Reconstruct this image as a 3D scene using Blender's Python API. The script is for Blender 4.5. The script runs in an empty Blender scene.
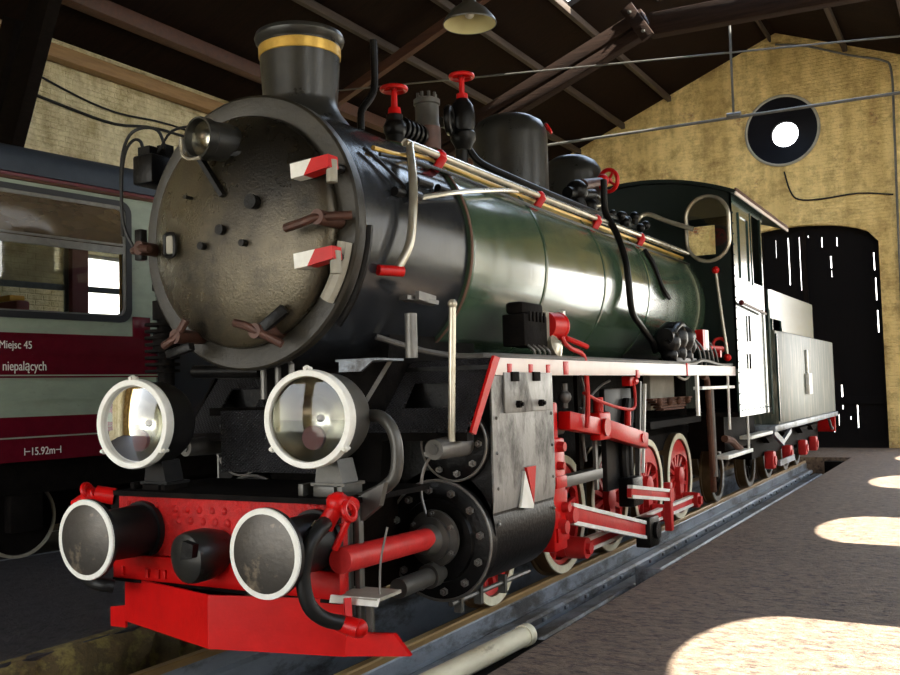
import bpy, bmesh, math, random
from mathutils import Vector, Matrix
random.seed(7)
PI = math.pi
C = bpy.context.scene.collection
SC = bpy.context.scene

# ---------------------------------------------------------------- materials
def nmat(name, col, rough=.5, metal=0., var=None, vscale=6., vamt=.5, bump=0., bscale=40., coat=0., stretch=None,
         rvar=0., spec=.5, dirt=None, dscale=2.2, dlo=.5, dhi=.62):
    m = bpy.data.materials.new(name); m.use_nodes = True
    nt = m.node_tree; b = nt.nodes['Principled BSDF']; L = nt.links
    b.inputs['Roughness'].default_value = rough; b.inputs['Metallic'].default_value = metal
    b.inputs['Base Color'].default_value = (*col, 1); b.inputs['Coat Weight'].default_value = coat
    b.inputs['Coat Roughness'].default_value = .08
    b.inputs['Specular IOR Level'].default_value = spec
    tc = nt.nodes.new('ShaderNodeTexCoord'); vec = tc.outputs['Object']
    if stretch:
        mp = nt.nodes.new('ShaderNodeMapping'); mp.inputs['Scale'].default_value = stretch
        L.new(vec, mp.inputs['Vector']); vec = mp.outputs['Vector']
    last = None
    if var:
        n = nt.nodes.new('ShaderNodeTexNoise'); n.inputs['Scale'].default_value = vscale; n.inputs['Detail'].default_value = 6
        n.inputs['Roughness'].default_value = .65
        L.new(vec, n.inputs['Vector'])
        r = nt.nodes.new('ShaderNodeValToRGB'); r.color_ramp.elements[0].position = .5 - vamt * .4; r.color_ramp.elements[1].position = .5 + vamt * .4
        r.color_ramp.elements[0].color = (*col, 1); r.color_ramp.elements[1].color = (*var, 1)
        L.new(n.outputs['Fac'], r.inputs['Fac']); last = r.outputs['Color']
        if rvar:
            mr = nt.nodes.new('ShaderNodeMapRange'); mr.inputs['To Min'].default_value = max(0.03, rough - rvar); mr.inputs['To Max'].default_value = rough + rvar
            mr.inputs['From Min'].default_value = .3; mr.inputs['From Max'].default_value = .7
            L.new(n.outputs['Fac'], mr.inputs['Value']); L.new(mr.outputs['Result'], b.inputs['Roughness'])
    if dirt:
        n2 = nt.nodes.new('ShaderNodeTexNoise'); n2.inputs['Scale'].default_value = dscale; n2.inputs['Detail'].default_value = 8; n2.inputs['Roughness'].default_value = .7
        L.new(vec, n2.inputs['Vector'])
        r2 = nt.nodes.new('ShaderNodeValToRGB'); r2.color_ramp.elements[0].position = dlo; r2.color_ramp.elements[1].position = dhi
        L.new(n2.outputs['Fac'], r2.inputs['Fac'])
        mx = nt.nodes.new('ShaderNodeMix'); mx.data_type = 'RGBA'
        L.new(r2.outputs['Color'], mx.inputs['Factor'])
        if last: L.new(last, mx.inputs['A'])
        else: mx.inputs['A'].default_value = (*col, 1)
        mx.inputs['B'].default_value = (*dirt, 1); last = mx.outputs['Result']
    if last: L.new(last, b.inputs['Base Color'])
    if bump:
        n3 = nt.nodes.new('ShaderNodeTexNoise'); n3.inputs['Scale'].default_value = bscale; n3.inputs['Roughness'].default_value = .65; n3.inputs['Detail'].default_value = 5
        L.new(vec, n3.inputs['Vector'])
        bp = nt.nodes.new('ShaderNodeBump'); bp.inputs['Strength'].default_value = bump; bp.inputs['Distance'].default_value = .02
        L.new(n3.outputs['Fac'], bp.inputs['Height']); L.new(bp.outputs['Normal'], b.inputs['Normal'])
    return m

M = {}
M['black'] = nmat('black_iron', (.0025, .0025, .003), .3, 0, (.009, .008, .007), 8, .6, .25, 30, spec=.16)
M['dull'] = nmat('sooty_iron', (.003, .0028, .0028), .7, 0, (.010, .008, .007), 7, .6, .3, 25, spec=.04)
M['gloss'] = nmat('black_gloss_paint', (.012, .012, .011), .33, .2, (.035, .033, .028), 5, .7, .12, 18, rvar=.08)
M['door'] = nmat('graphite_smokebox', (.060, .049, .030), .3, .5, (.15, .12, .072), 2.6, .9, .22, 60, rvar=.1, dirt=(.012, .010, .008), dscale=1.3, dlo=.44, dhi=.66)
def shade_patch(m, c, r0, r1):  # paints shade into the upper right of the smokebox door, with a noisy edge
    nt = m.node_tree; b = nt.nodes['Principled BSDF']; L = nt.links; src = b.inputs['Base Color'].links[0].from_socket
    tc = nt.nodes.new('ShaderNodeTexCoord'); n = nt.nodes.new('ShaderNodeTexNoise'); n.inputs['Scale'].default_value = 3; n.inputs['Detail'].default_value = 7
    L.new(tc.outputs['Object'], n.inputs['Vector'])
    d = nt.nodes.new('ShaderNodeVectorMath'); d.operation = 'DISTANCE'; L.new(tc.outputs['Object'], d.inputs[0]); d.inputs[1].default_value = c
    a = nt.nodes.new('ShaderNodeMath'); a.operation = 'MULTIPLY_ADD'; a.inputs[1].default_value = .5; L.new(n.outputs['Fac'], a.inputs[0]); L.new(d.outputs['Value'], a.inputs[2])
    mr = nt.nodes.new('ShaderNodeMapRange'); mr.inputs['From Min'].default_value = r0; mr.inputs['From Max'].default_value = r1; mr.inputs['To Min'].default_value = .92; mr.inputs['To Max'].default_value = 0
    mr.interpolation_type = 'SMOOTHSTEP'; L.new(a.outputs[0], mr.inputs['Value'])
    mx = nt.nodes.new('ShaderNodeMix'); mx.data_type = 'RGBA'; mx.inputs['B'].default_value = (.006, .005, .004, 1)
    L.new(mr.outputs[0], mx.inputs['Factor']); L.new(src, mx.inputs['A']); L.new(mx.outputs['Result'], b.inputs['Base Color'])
shade_patch(M['door'], (.40, 0, .45), .45, 1.05)
M['ring'] = nmat('smokebox_ring_black', (.010, .0085, .006), .42, .2, (.034, .028, .018), 4, .8, .2, 30)
M['green'] = nmat('boiler_green', (.026, .054, .034), .2, 0, (.055, .088, .050), 4, .9, .06, 10, coat=.35, stretch=(1, 1, .35), rvar=.06)
M['smoke'] = nmat('smokebox_black', (.008, .009, .011), .2, 0, (.024, .026, .030), 6, .7, .12, 14, stretch=(1, 1, .4), rvar=.07)
M['cab'] = nmat('cab_green', (.02, .045, .04), .2, 0, (.035, .06, .05), 5, .8, .05, 8, coat=.3)
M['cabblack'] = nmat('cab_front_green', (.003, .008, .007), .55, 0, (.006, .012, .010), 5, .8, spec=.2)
M['tank'] = nmat('tender_paint', (.025, .04, .028), .42, 0, (.07, .075, .053), 6, .6, .2, 9, coat=.0, stretch=(2, 2.5, .22), dirt=(.20, .18, .13), dscale=4, dlo=.5, dhi=.6)
M['red'] = nmat('signal_red', (.56, .006, .005), .34, 0, (.38, .003, .003), 6, .7, .12, 25, spec=.25)
M['redrough'] = nmat('pitted_red', (.60, .008, .006), .3, 0, (.28, .003, .003), 14, .7, .8, 35, spec=.35)
M['wred'] = nmat('wheel_red', (.62, .030, .027), .4, 0, (.38, .011, .011), 7, .7, .15, 25, spec=.3)
M['white'] = nmat('white_paint', (.8, .79, .74), .4, 0, (.62, .6, .53), 9, .6)
M['cream'] = nmat('cream_paint', (.78, .73, .55), .45, 0, (.55, .48, .32), 9, .6)
M['pink'] = nmat('valance_white', (.82, .74, .68), .3, 0, (.74, .6, .54), 5, .8)
M['steel'] = nmat('worn_steel_sheet', (.34, .335, .315), .4, .35, (.15, .14, .13), 5, .8, .25, 14, stretch=(1, 1, .5), dirt=(.05, .045, .04), dscale=3.0, rvar=.1)
M['pipe'] = nmat('grey_pipe', (.17, .16, .145), .42, .4, (.09, .085, .08), 10, .6)
M['bright'] = nmat('bright_rail', (.52, .49, .41), .24, .6, (.36, .31, .22), 8, .6)
M['brass'] = nmat('brass_band', (.72, .46, .1), .35, .6, (.5, .3, .06), 10, .6)
M['boltsteel'] = nmat('bolt_steel', (.2, .19, .17), .4, .4, (.12, .11, .1), 12, .6)
M['copper'] = nmat('rusty_handle', (.085, .032, .02), .5, .3, (.04, .018, .012), 14, .6)
M['rust'] = nmat('rust', (.12, .045, .02), .8, 0, (.055, .022, .012), 12, .7, .3, 30)
M['rubber'] = nmat('rubber', (.006, .006, .006), .42, 0, (.014, .013, .012), 9, .6, spec=.22)
M['lampgrey'] = nmat('lamp_grey', (.085, .08, .07), .4, .3, (.05, .047, .042), 8, .6)
M['lampdark'] = nmat('lamp_dark', (.007, .007, .008), .4, .1, (.016, .015, .014), 8, .6, spec=.2)
M['buffer'] = nmat('buffer_face', (.085, .075, .065), .38, .5, (.045, .04, .034), 5, .8, .15, 20, dirt=(.3, .24, .17), dscale=4, dlo=.56, dhi=.7)
M['tyre'] = nmat('wheel_tread', (.16, .095, .045), .4, .5, (.08, .05, .025), 8, .6)
M['check'] = None
M['darkred'] = nmat('dark_red_lens', (.07, .005, .005), .35, spec=.2)
M['trackbeam'] = nmat('track_steel', (.25, .28, .32), .4, .3, (.15, .165, .19), 5, .8, .3, 18, stretch=(1, .4, 1), dirt=(.05, .048, .048), dscale=2.5)
M['railtop'] = nmat('rail_top', (.36, .23, .09), .4, .5, (.2, .12, .05), 6, .6, stretch=(1, .3, 1))
M['pipewhite'] = nmat('pale_pipe', (.74, .68, .5), .5, 0, (.5, .42, .27), 6, .7, .1, 20, stretch=(1, .4, 1), dirt=(.2, .16, .1), dlo=.6, dhi=.7, dscale=5)
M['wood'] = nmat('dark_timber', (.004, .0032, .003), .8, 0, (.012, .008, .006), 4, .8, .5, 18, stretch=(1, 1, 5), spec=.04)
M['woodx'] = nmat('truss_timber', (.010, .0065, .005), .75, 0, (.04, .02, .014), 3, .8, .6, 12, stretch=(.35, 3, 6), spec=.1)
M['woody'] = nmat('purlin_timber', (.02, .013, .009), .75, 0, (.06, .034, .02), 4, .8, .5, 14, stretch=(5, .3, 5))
M['woodred'] = nmat('reddish_rafter', (.09, .028, .010), .6, 0, (.035, .012, .006), 3, .8, .4, 12, stretch=(.4, 4, 4))
M['plate'] = nmat('wall_plate_timber', (.36, .21, .075), .6, 0, (.19, .09, .03), 4, .8, .4, 12, stretch=(4, .4, 4))
M['coachred'] = nmat('coach_crimson', (.125, .004, .014), .25, 0, (.085, .003, .010), 5, .7, .03, 8)
M['coachgreen'] = nmat('coach_pale_green', (.34, .40, .31), .4, 0, (.24, .29, .225), 6, .7, .05, 12, dirt=(.16, .17, .13), dscale=5, dlo=.6, dhi=.75, stretch=(1, .5, 1))
M['coachroof'] = nmat('coach_roof_slate', (.022, .030, .044), .6, 0, (.04, .05, .065), 5, .7, .1, 12)
M['coachdark'] = nmat('coach_window_rubber', (.012, .012, .014), .5)
M['coachalu'] = nmat('coach_window_metal', (.22, .22, .2), .4, .5, (.13, .12, .11), 9, .6)
M['coachin'] = nmat('coach_interior', (.3, .27, .2), .6, 0, (.22, .19, .14), 4, .7)
M['seat'] = nmat('coach_seat', (.2, .03, .025), .6)
M['yellow'] = nmat('yellow_frame', (.65, .33, .03), .5)
M['text'] = nmat('lettering_white', (.8, .76, .7), .6)
M['doorwood'] = nmat('door_planks', (.002, .0018, .002), .9, 0, (.005, .0035, .0035), 3, .8, .3, 20, spec=.1, stretch=(6, 6, .5))
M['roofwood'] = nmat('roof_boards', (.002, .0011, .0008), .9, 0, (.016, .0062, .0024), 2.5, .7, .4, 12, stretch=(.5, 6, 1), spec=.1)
M['darkmetal'] = nmat('window_funnel', (.003, .0028, .005), .8, spec=.1)
M['enamel'] = nmat('lamp_enamel', (.07, .06, .045), .4, 0, (.04, .036, .028), 7, .6)
M['enamelin'] = nmat('lamp_enamel_inside', (.5, .42, .2), .5)
M['frame'] = nmat('loco_frame', (.002, .0018, .0016), .7, 0, (.009, .005, .003), 5, .7, .3, 20, spec=.04)
M['ash'] = nmat('firebox_lagging', (.33, .31, .25), .6, 0, (.2, .18, .14), 5, .7)

def checker_plate():
    m = nmat('checker_plate', (.022, .022, .025), .4, .2, (.045, .042, .046), 6, .7, spec=.25)
    nt = m.node_tree; b = nt.nodes['Principled BSDF']; L = nt.links
    tc = nt.nodes.new('ShaderNodeTexCoord')
    outs = []
    for ang in (.9, -.9):
        mp = nt.nodes.new('ShaderNodeMapping'); mp.inputs['Rotation'].default_value = (0, ang, 0)
        L.new(tc.outputs['Object'], mp.inputs['Vector'])
        w = nt.nodes.new('ShaderNodeTexWave'); w.inputs['Scale'].default_value = 16; w.bands_direction = 'X'
        L.new(mp.outputs['Vector'], w.inputs['Vector']); outs.append(w.outputs['Fac'])
    mt = nt.nodes.new('ShaderNodeMath'); mt.operation = 'MAXIMUM'
    L.new(outs[0], mt.inputs[0]); L.new(outs[1], mt.inputs[1])
    bp = nt.nodes.new('ShaderNodeBump'); bp.inputs['Strength'].default_value = 1; bp.inputs['Distance'].default_value = .02
    L.new(mt.outputs[0], bp.inputs['Height']); L.new(bp.outputs['Normal'], b.inputs['Normal'])
    return m
M['check'] = checker_plate()

def brick_mat(name, base, base2, mortar, exposed, axis, ex_lo=.58, ex_hi=.66, ex_scale=.5):
    m = bpy.data.materials.new(name); m.use_nodes = True
    nt = m.node_tree; b = nt.nodes['Principled BSDF']; L = nt.links; b.inputs['Roughness'].default_value = .9
    tc = nt.nodes.new('ShaderNodeTexCoord'); sp = nt.nodes.new('ShaderNodeSeparateXYZ'); cb = nt.nodes.new('ShaderNodeCombineXYZ')
    L.new(tc.outputs['Object'], sp.inputs[0]); L.new(sp.outputs['X' if axis == 'x' else 'Y'], cb.inputs['X']); L.new(sp.outputs['Z'], cb.inputs['Y'])
    br = nt.nodes.new('ShaderNodeTexBrick'); br.inputs['Scale'].default_value = 1.0
    br.inputs['Brick Width'].default_value = .30; br.inputs['Row Height'].default_value = .095
    br.inputs['Mortar Size'].default_value = .014; br.inputs['Mortar Smooth'].default_value = .7
    L.new(cb.outputs[0], br.inputs['Vector'])
    n = nt.nodes.new('ShaderNodeTexNoise'); n.inputs['Scale'].default_value = 2.2; n.inputs['Detail'].default_value = 11; n.inputs['Roughness'].default_value = .78
    L.new(tc.outputs['Object'], n.inputs['Vector'])
    r = nt.nodes.new('ShaderNodeValToRGB'); r.color_ramp.elements[0].position = .36; r.color_ramp.elements[1].position = .56
    r.color_ramp.elements[0].color = (*base, 1); r.color_ramp.elements[1].color = (*base2, 1); L.new(n.outputs['Fac'], r.inputs['Fac'])
    br.inputs['Color1'].default_value = (*exposed, 1); br.inputs['Color2'].default_value = (exposed[0] * .6, exposed[1] * .6, exposed[2] * .6, 1)
    br.inputs['Mortar'].default_value = (*mortar, 1)
    # where the whitewash has flaked off
    n2 = nt.nodes.new('ShaderNodeTexNoise'); n2.inputs['Scale'].default_value = ex_scale; n2.inputs['Detail'].default_value = 7; n2.inputs['Roughness'].default_value = .72
    L.new(tc.outputs['Object'], n2.inputs['Vector'])
    r2 = nt.nodes.new('ShaderNodeValToRGB'); r2.color_ramp.elements[0].position = ex_lo; r2.color_ramp.elements[1].position = ex_hi
    L.new(n2.outputs['Fac'], r2.inputs['Fac'])
    mx = nt.nodes.new('ShaderNodeMix'); mx.data_type = 'RGBA'
    L.new(r2.outputs['Color'], mx.inputs['Factor']); L.new(r.outputs['Color'], mx.inputs['A']); L.new(br.outputs['Color'], mx.inputs['B'])
    # vertical grime streaks
    mp = nt.nodes.new('ShaderNodeMapping'); mp.inputs['Scale'].default_value = (2.2, 2.2, .12); L.new(tc.outputs['Object'], mp.inputs['Vector'])
    n3 = nt.nodes.new('ShaderNodeTexNoise'); n3.inputs['Scale'].default_value = 1; n3.inputs['Detail'].default_value = 5; L.new(mp.outputs['Vector'], n3.inputs['Vector'])
    r3 = nt.nodes.new('ShaderNodeValToRGB'); r3.color_ramp.elements[0].position = .35; r3.color_ramp.elements[1].position = .6
    r3.color_ramp.elements[0].color = (.72, .68, .6, 1); r3.color_ramp.elements[1].color = (1, 1, 1, 1); L.new(n3.outputs['Fac'], r3.inputs['Fac'])
    mu = nt.nodes.new('ShaderNodeMix'); mu.data_type = 'RGBA'; mu.blend_type = 'MULTIPLY'; mu.inputs['Factor'].default_value = 1
    L.new(mx.outputs['Result'], mu.inputs['A']); L.new(r3.outputs['Color'], mu.inputs['B']); L.new(mu.outputs['Result'], b.inputs['Base Color'])
    n4 = nt.nodes.new('ShaderNodeTexNoise'); n4.inputs['Scale'].default_value = 7; n4.inputs['Detail'].default_value = 9; n4.inputs['Roughness'].default_value = .72; L.new(tc.outputs['Object'], n4.inputs['Vector'])
    ma = nt.nodes.new('ShaderNodeMath'); ma.operation = 'MULTIPLY_ADD'; ma.inputs[1].default_value = -.3
    L.new(br.outputs['Fac'], ma.inputs[0]); L.new(n4.outputs['Fac'], ma.inputs[2])
    bp = nt.nodes.new('ShaderNodeBump'); bp.inputs['Strength'].default_value = 1; bp.inputs['Distance'].default_value = .06
    L.new(ma.outputs[0], bp.inputs['Height']); L.new(bp.outputs['Normal'], b.inputs['Normal'])
    return m
M['wallback'] = brick_mat('old_limewashed_brick', (.40, .265, .09), (.86, .64, .27), (.30, .24, .15), (.40, .15, .06), 'x', .585, .67, .6)
M['wallleft'] = brick_mat('whitewashed_brick', (.50, .40, .20), (.84, .74, .48), (.33, .3, .24), (.36, .2, .11), 'y', .62, .75, .8)
M['moss'] = nmat('mossy_brick_edge', (.2, .13, .05), .9, 0, (.05, .045, .02), 9, .8, .8, 14, dirt=(.25, .2, .06), dscale=6)

def floor_mat(name, a, b_, c, rough, streak):
    m = nmat(name, a, rough, 0, b_, 8, .6, 1.0, 26, stretch=streak, dirt=c, dscale=11, dlo=.5, dhi=.66, rvar=.12, spec=.25)
    return m
M['floor'] = floor_mat('worn_block_floor', (.07, .046, .034), (.27, .195, .145), (.045, .03, .028), .7, (1.0, 1.7, 1))
M['floorl'] = floor_mat('dark_asphalt', (.030, .026, .028), (.055, .048, .05), (.02, .018, .02), .7, (1, 1, 1))
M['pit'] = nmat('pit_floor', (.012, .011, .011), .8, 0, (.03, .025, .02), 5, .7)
M['yard'] = nmat('yard_ground', (.4, .38, .33), .9, 0, (.3, .28, .24), 1, .7)

def glass_mat(name, tint=(1, 1, 1), rough=.02, alpha=.12, dirt=0):
    m = bpy.data.materials.new(name); m.use_nodes = True; nt = m.node_tree; L = nt.links
    nt.nodes.remove(nt.nodes['Principled BSDF']); out = nt.nodes['Material Output']
    t = nt.nodes.new('ShaderNodeBsdfTransparent'); t.inputs['Color'].default_value = (*tint, 1)
    g = nt.nodes.new('ShaderNodeBsdfGlossy'); g.inputs['Roughness'].default_value = rough
    fr = nt.nodes.new('ShaderNodeFresnel'); fr.inputs['IOR'].default_value = 1.5
    mx = nt.nodes.new('ShaderNodeMixShader'); L.new(fr.outputs[0], mx.inputs['Fac']); L.new(t.outputs[0], mx.inputs[1]); L.new(g.outputs[0], mx.inputs[2])
    last = mx.outputs[0]
    if dirt:
        d = nt.nodes.new('ShaderNodeBsdfDiffuse'); d.inputs['Color'].default_value = (.13, .095, .06, 1)
        n = nt.nodes.new('ShaderNodeTexNoise'); n.inputs['Scale'].default_value = 3; n.inputs['Detail'].default_value = 6
        mr = nt.nodes.new('ShaderNodeMapRange'); mr.inputs['From Min'].default_value = .3; mr.inputs['From Max'].default_value = .7
        mr.inputs['To Min'].default_value = dirt * .75; mr.inputs['To Max'].default_value = min(1, dirt * 1.2); L.new(n.outputs['Fac'], mr.inputs['Value'])
        m2 = nt.nodes.new('ShaderNodeMixShader'); L.new(mr.outputs[0], m2.inputs['Fac']); L.new(last, m2.inputs[1]); L.new(d.outputs[0], m2.inputs[2]); last = m2.outputs[0]
    L.new(last, out.inputs['Surface']); return m
M['glass'] = glass_mat('clear_glass', (.96, .97, .95))
M['dirtyglass'] = glass_mat('dusty_glass', (.8, .7, .55), .05, dirt=.72)
M['hazyglass'] = glass_mat('hazy_glass', (.9, .9, .85), .05, dirt=.25)
M['reflector'] = nmat('lamp_reflector', (.5, .49, .42), .26, 1.0, (.33, .32, .27), 7, .6)

# ---------------------------------------------------------------- mesh building
class MB:
    def __init__(s): s.b = bmesh.new()
    def _place(s, vs, mat):
        bmesh.ops.transform(s.b, matrix=mat, verts=vs)
    def box(s, x0, x1, y0, y1, z0, z1, bev=0.):
        r = bmesh.ops.create_cube(s.b, size=1); vs = r['verts']
        s._place(vs, Matrix.Translation(((x0 + x1) / 2, (y0 + y1) / 2, (z0 + z1) / 2)) @ Matrix.Diagonal((abs(x1 - x0), abs(y1 - y0), abs(z1 - z0), 1)))
        if bev: 
            es = list({e for v in vs for e in v.link_edges})
            bmesh.ops.bevel(s.b, geom=es, offset=bev, segments=2, affect='EDGES', profile=.5)
        return s
    def bar(s, p0, p1, w, h, up=(0, 0, 1), bev=0.):
        p0, p1 = Vector(p0), Vector(p1); d = (p1 - p0); L = d.length; d.normalize(); up = Vector(up)
        x = d.cross(up)
        if x.length < 1e-4: x = d.cross(Vector((1, 0, 0)))
        x.normalize(); u = x.cross(d)
        m = Matrix((x, d, u)).transposed().to_4x4(); m.translation = (p0 + p1) / 2
        vs = bmesh.ops.create_cube(s.b, size=1)['verts']
        s._place(vs, m @ Matrix.Diagonal((w, L, h, 1)))
        if bev:
            es = list({e for v in vs for e in v.link_edges})
            bmesh.ops.bevel(s.b, geom=es, offset=bev, segments=2, affect='EDGES', profile=.5)
        return s
    def cyl(s, p0, p1, r0, r1=None, seg=24):
        p0, p1 = Vector(p0), Vector(p1); r1 = r0 if r1 is None else r1
        d = p1 - p0; q = Vector((0, 0, 1)).rotation_difference(d.normalized()).to_matrix().to_4x4(); q.translation = (p0 + p1) / 2
        vs = bmesh.ops.create_cone(s.b, cap_ends=True, segments=seg, radius1=r0, radius2=r1, depth=d.length)['verts']
        s._place(vs, q); return s
    def sph(s, c, r, seg=18, sc=(1, 1, 1)):
        vs = bmesh.ops.create_uvsphere(s.b, u_segments=seg, v_segments=max(6, seg // 2), radius=r)['verts']
        s._place(vs, Matrix.Translation(c) @ Matrix.Diagonal((*sc, 1))); return s
    def lathe(s, prof, o, ax, seg=48, close=False):
        """prof: (radius, distance along the axis) list"""
        o = Vector(o); ax = Vector(ax).normalized()
        q = Vector((0, 0, 1)).rotation_difference(ax).to_matrix()
        rings = []
        for r, t in prof:
            if r < 1e-6: rings.append([s.b.verts.new(o + ax * t)])
            else: rings.append([s.b.verts.new(o + q @ Vector((r * math.cos(2 * PI * k / seg), r * math.sin(2 * PI * k / seg), t))) for k in range(seg)])
        pr = list(zip(rings, rings[1:]))
        if close: pr.append((rings[-1], rings[0]))
        for a, c in pr:
            if len(a) == 1 and len(c) == 1: continue
            for k in range(seg):
                k2 = (k + 1) % seg
                if len(a) == 1: s.b.faces.new((a[0], c[k2], c[k]))
                elif len(c) == 1: s.b.faces.new((a[k], a[k2], c[0]))
                else: s.b.faces.new((a[k], a[k2], c[k2], c[k]))
        return s
    def prism(s, poly, vec):
        """closed polygon of 3-D points swept along vec"""
        vec = Vector(vec); a = [s.b.verts.new(Vector(p)) for p in poly]; c = [s.b.verts.new(Vector(p) + vec) for p in poly]
        n = len(a); s.b.faces.new(a); s.b.faces.new(list(reversed(c)))
        for k in range(n): s.b.faces.new((a[k], c[k], c[(k + 1) % n], a[(k + 1) % n]))
        return s
    def ringprism(s, outer, inner, vec):
        """plate with a hole: outer and inner have the same number of points"""
        vec = Vector(vec); n = len(outer)
        A = [s.b.verts.new(Vector(p)) for p in outer]; B = [s.b.verts.new(Vector(p)) for p in inner]
        A2 = [s.b.verts.new(Vector(p) + vec) for p in outer]; B2 = [s.b.verts.new(Vector(p) + vec) for p in inner]
        for k in range(n):
            j = (k + 1) % n
            s.b.faces.new((A[k], A[j], B[j], B[k])); s.b.faces.new((A2[k], B2[k], B2[j], A2[j]))
            s.b.faces.new((A[k], A2[k], A2[j], A[j])); s.b.faces.new((B[k], B[j], B2[j], B2[k]))
        return s
    def tube(s, pts, r, seg=10, smooth=4, closed=False):
        P = [Vector(p) for p in pts]
        if smooth and len(P) > 2:
            Q = []
            n = len(P)
            for i in range(n if closed else n - 1):
                p1, p2 = P[i], P[(i + 1) % n]
                p0 = P[i - 1] if (i > 0 or closed) else p1 * 2 - p2
                p3 = P[(i + 2) % n] if (i + 2 < n or closed) else p2 * 2 - p1
                for k in range(smooth):
                    t = k / smooth
                    Q.append(.5 * ((2 * p1) + (p2 - p0) * t + (2 * p0 - 5 * p1 + 4 * p2 - p3) * t * t + (3 * p1 - p0 - 3 * p2 + p3) * t ** 3))
            if not closed: Q.append(P[-1])
            P = Q
        n = len(P); rings = []; nrm = None
        for i, p in enumerate(P):
            a = P[i - 1] if (i > 0 or closed) else p; c = P[(i + 1) % n] if (i < n - 1 or closed) else p
            d = (c - a).normalized()
            if nrm is None:
                nrm = d.cross(Vector((0, 0, 1)))
                if nrm.length < .1: nrm = d.cross(Vector((1, 0, 0)))
            nrm = (nrm - d * nrm.dot(d)).normalized(); bi = d.cross(nrm)
            rings.append([s.b.verts.new(p + r * (math.cos(2 * PI * k / seg) * nrm + math.sin(2 * PI * k / seg) * bi)) for k in range(seg)])
        for i in range(n if closed else n - 1):
            a, c = rings[i], rings[(i + 1) % n]
            for k in range(seg): s.b.faces.new((a[k], a[(k + 1) % seg], c[(k + 1) % seg], c[k]))
        if not closed: s.b.faces.new(list(reversed(rings[0]))); s.b.faces.new(rings[-1])
        return s
    def torus(s, o, ax, R_, r, seg=40, tseg=10):
        ax = Vector(ax).normalized(); q = Vector((0, 0, 1)).rotation_difference(ax).to_matrix()
        pts = [Vector(o) + q @ Vector((R_ * math.cos(2 * PI * k / seg), R_ * math.sin(2 * PI * k / seg), 0)) for k in range(seg)]
        return s.tube(pts, r, tseg, 0, True)
    def bolt(s, c, d, r=.025, h=.03):
        c = Vector(c); d = Vector(d).normalized(); s.cyl(c, c + d * h, r, r, 6); s.cyl(c + d * h, c + d * (h + .02), r * .5, r * .5, 8); return s
    def rivet(s, c, r=.02, sc=(1, 1, 1)): s.sph(c, r, 8, sc); return s
    def copyfrom(s, other): 
        me = bpy.data.meshes.new('t'); other.b.to_mesh(me); s.b.from_mesh(me); bpy.data.meshes.remove(me); return s
    def mirror_x(s):
        bmesh.ops.scale(s.b, vec=(-1, 1, 1), verts=s.b.verts); bmesh.ops.reverse_faces(s.b, faces=s.b.faces); return s
    def build(s, name, mat, parent=None, ang=35, fix=True):
        b = s.b
        if fix: bmesh.ops.recalc_face_normals(b, faces=b.faces)
        lim = math.radians(ang)
        for f in b.faces: f.smooth = True
        for e in b.edges:
            if len(e.link_faces) == 2 and e.calc_face_angle(0) > lim: e.smooth = False
        xs = [v.co for v in b.verts]
        lo = Vector((min(v.x for v in xs), min(v.y for v in xs), min(v.z for v in xs))); hi = Vector((max(v.x for v in xs), max(v.y for v in xs), max(v.z for v in xs)))
        c = (lo + hi) / 2
        if parent is None: c.z = lo.z
        bmesh.ops.translate(b, vec=-c, verts=b.verts)
        me = bpy.data.meshes.new(name); b.to_mesh(me); b.free(); me.materials.append(mat)
        o = bpy.data.objects.new(name, me); C.objects.link(o)
        WL[o.name] = c.copy()
        o.location = c
        if parent is not None:
            o.parent = parent; o.location = c - WL[parent.name]
        return o

WL = {}     # where each origin stands, in its root's frame
def tag(o, label=None, cat=None, group=None, kind=None):
    if label: o['label'] = label
    if cat: o['category'] = cat
    if group: o['group'] = group
    if kind: o['kind'] = kind
    return o
def thing(name, label, cat, loc=(0, 0, 0), rotz=0., group=None, local=False):
    o = bpy.data.objects.new(name, None); C.objects.link(o); o.empty_display_size = .2
    o.location = loc; o.rotation_euler = (0, 0, rotz)
    WL[o.name] = Vector((0, 0, 0)) if (rotz or local) else Vector(loc)
    return tag(o, label, cat, group)
def struct(o): return tag(o, kind='structure')
def part_copy(o, dloc, parent=None, name=None):
    c = o.copy(); C.objects.link(c); c.location = Vector(o.location) + Vector(dloc); WL[c.name] = WL[o.name] + Vector(dloc)
    if parent is not None: c.parent = parent
    for ch in [k for k in bpy.data.objects if k.parent == o]:
        d = ch.copy(); C.objects.link(d); d.parent = c
    return c

def many(name, mat, parent, fn, places):
    first = None; p0 = Vector(places[0])
    for p in places:
        if first is None:
            mb = MB(); fn(mb, p0); first = mb.build(name, mat, parent)
        else: part_copy(first, Vector(p) - p0)
    return first
# ================================================================ THE SHED
XR, ZR, SL = -.32, 11.54, .40                      # ridge and roof slope
def roofz(x): return ZR - SL * abs(x - XR)
YB, YF, XL_, XRW = 23.0, -9.0, -9.2, 8.56          # inner faces of the walls

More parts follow.
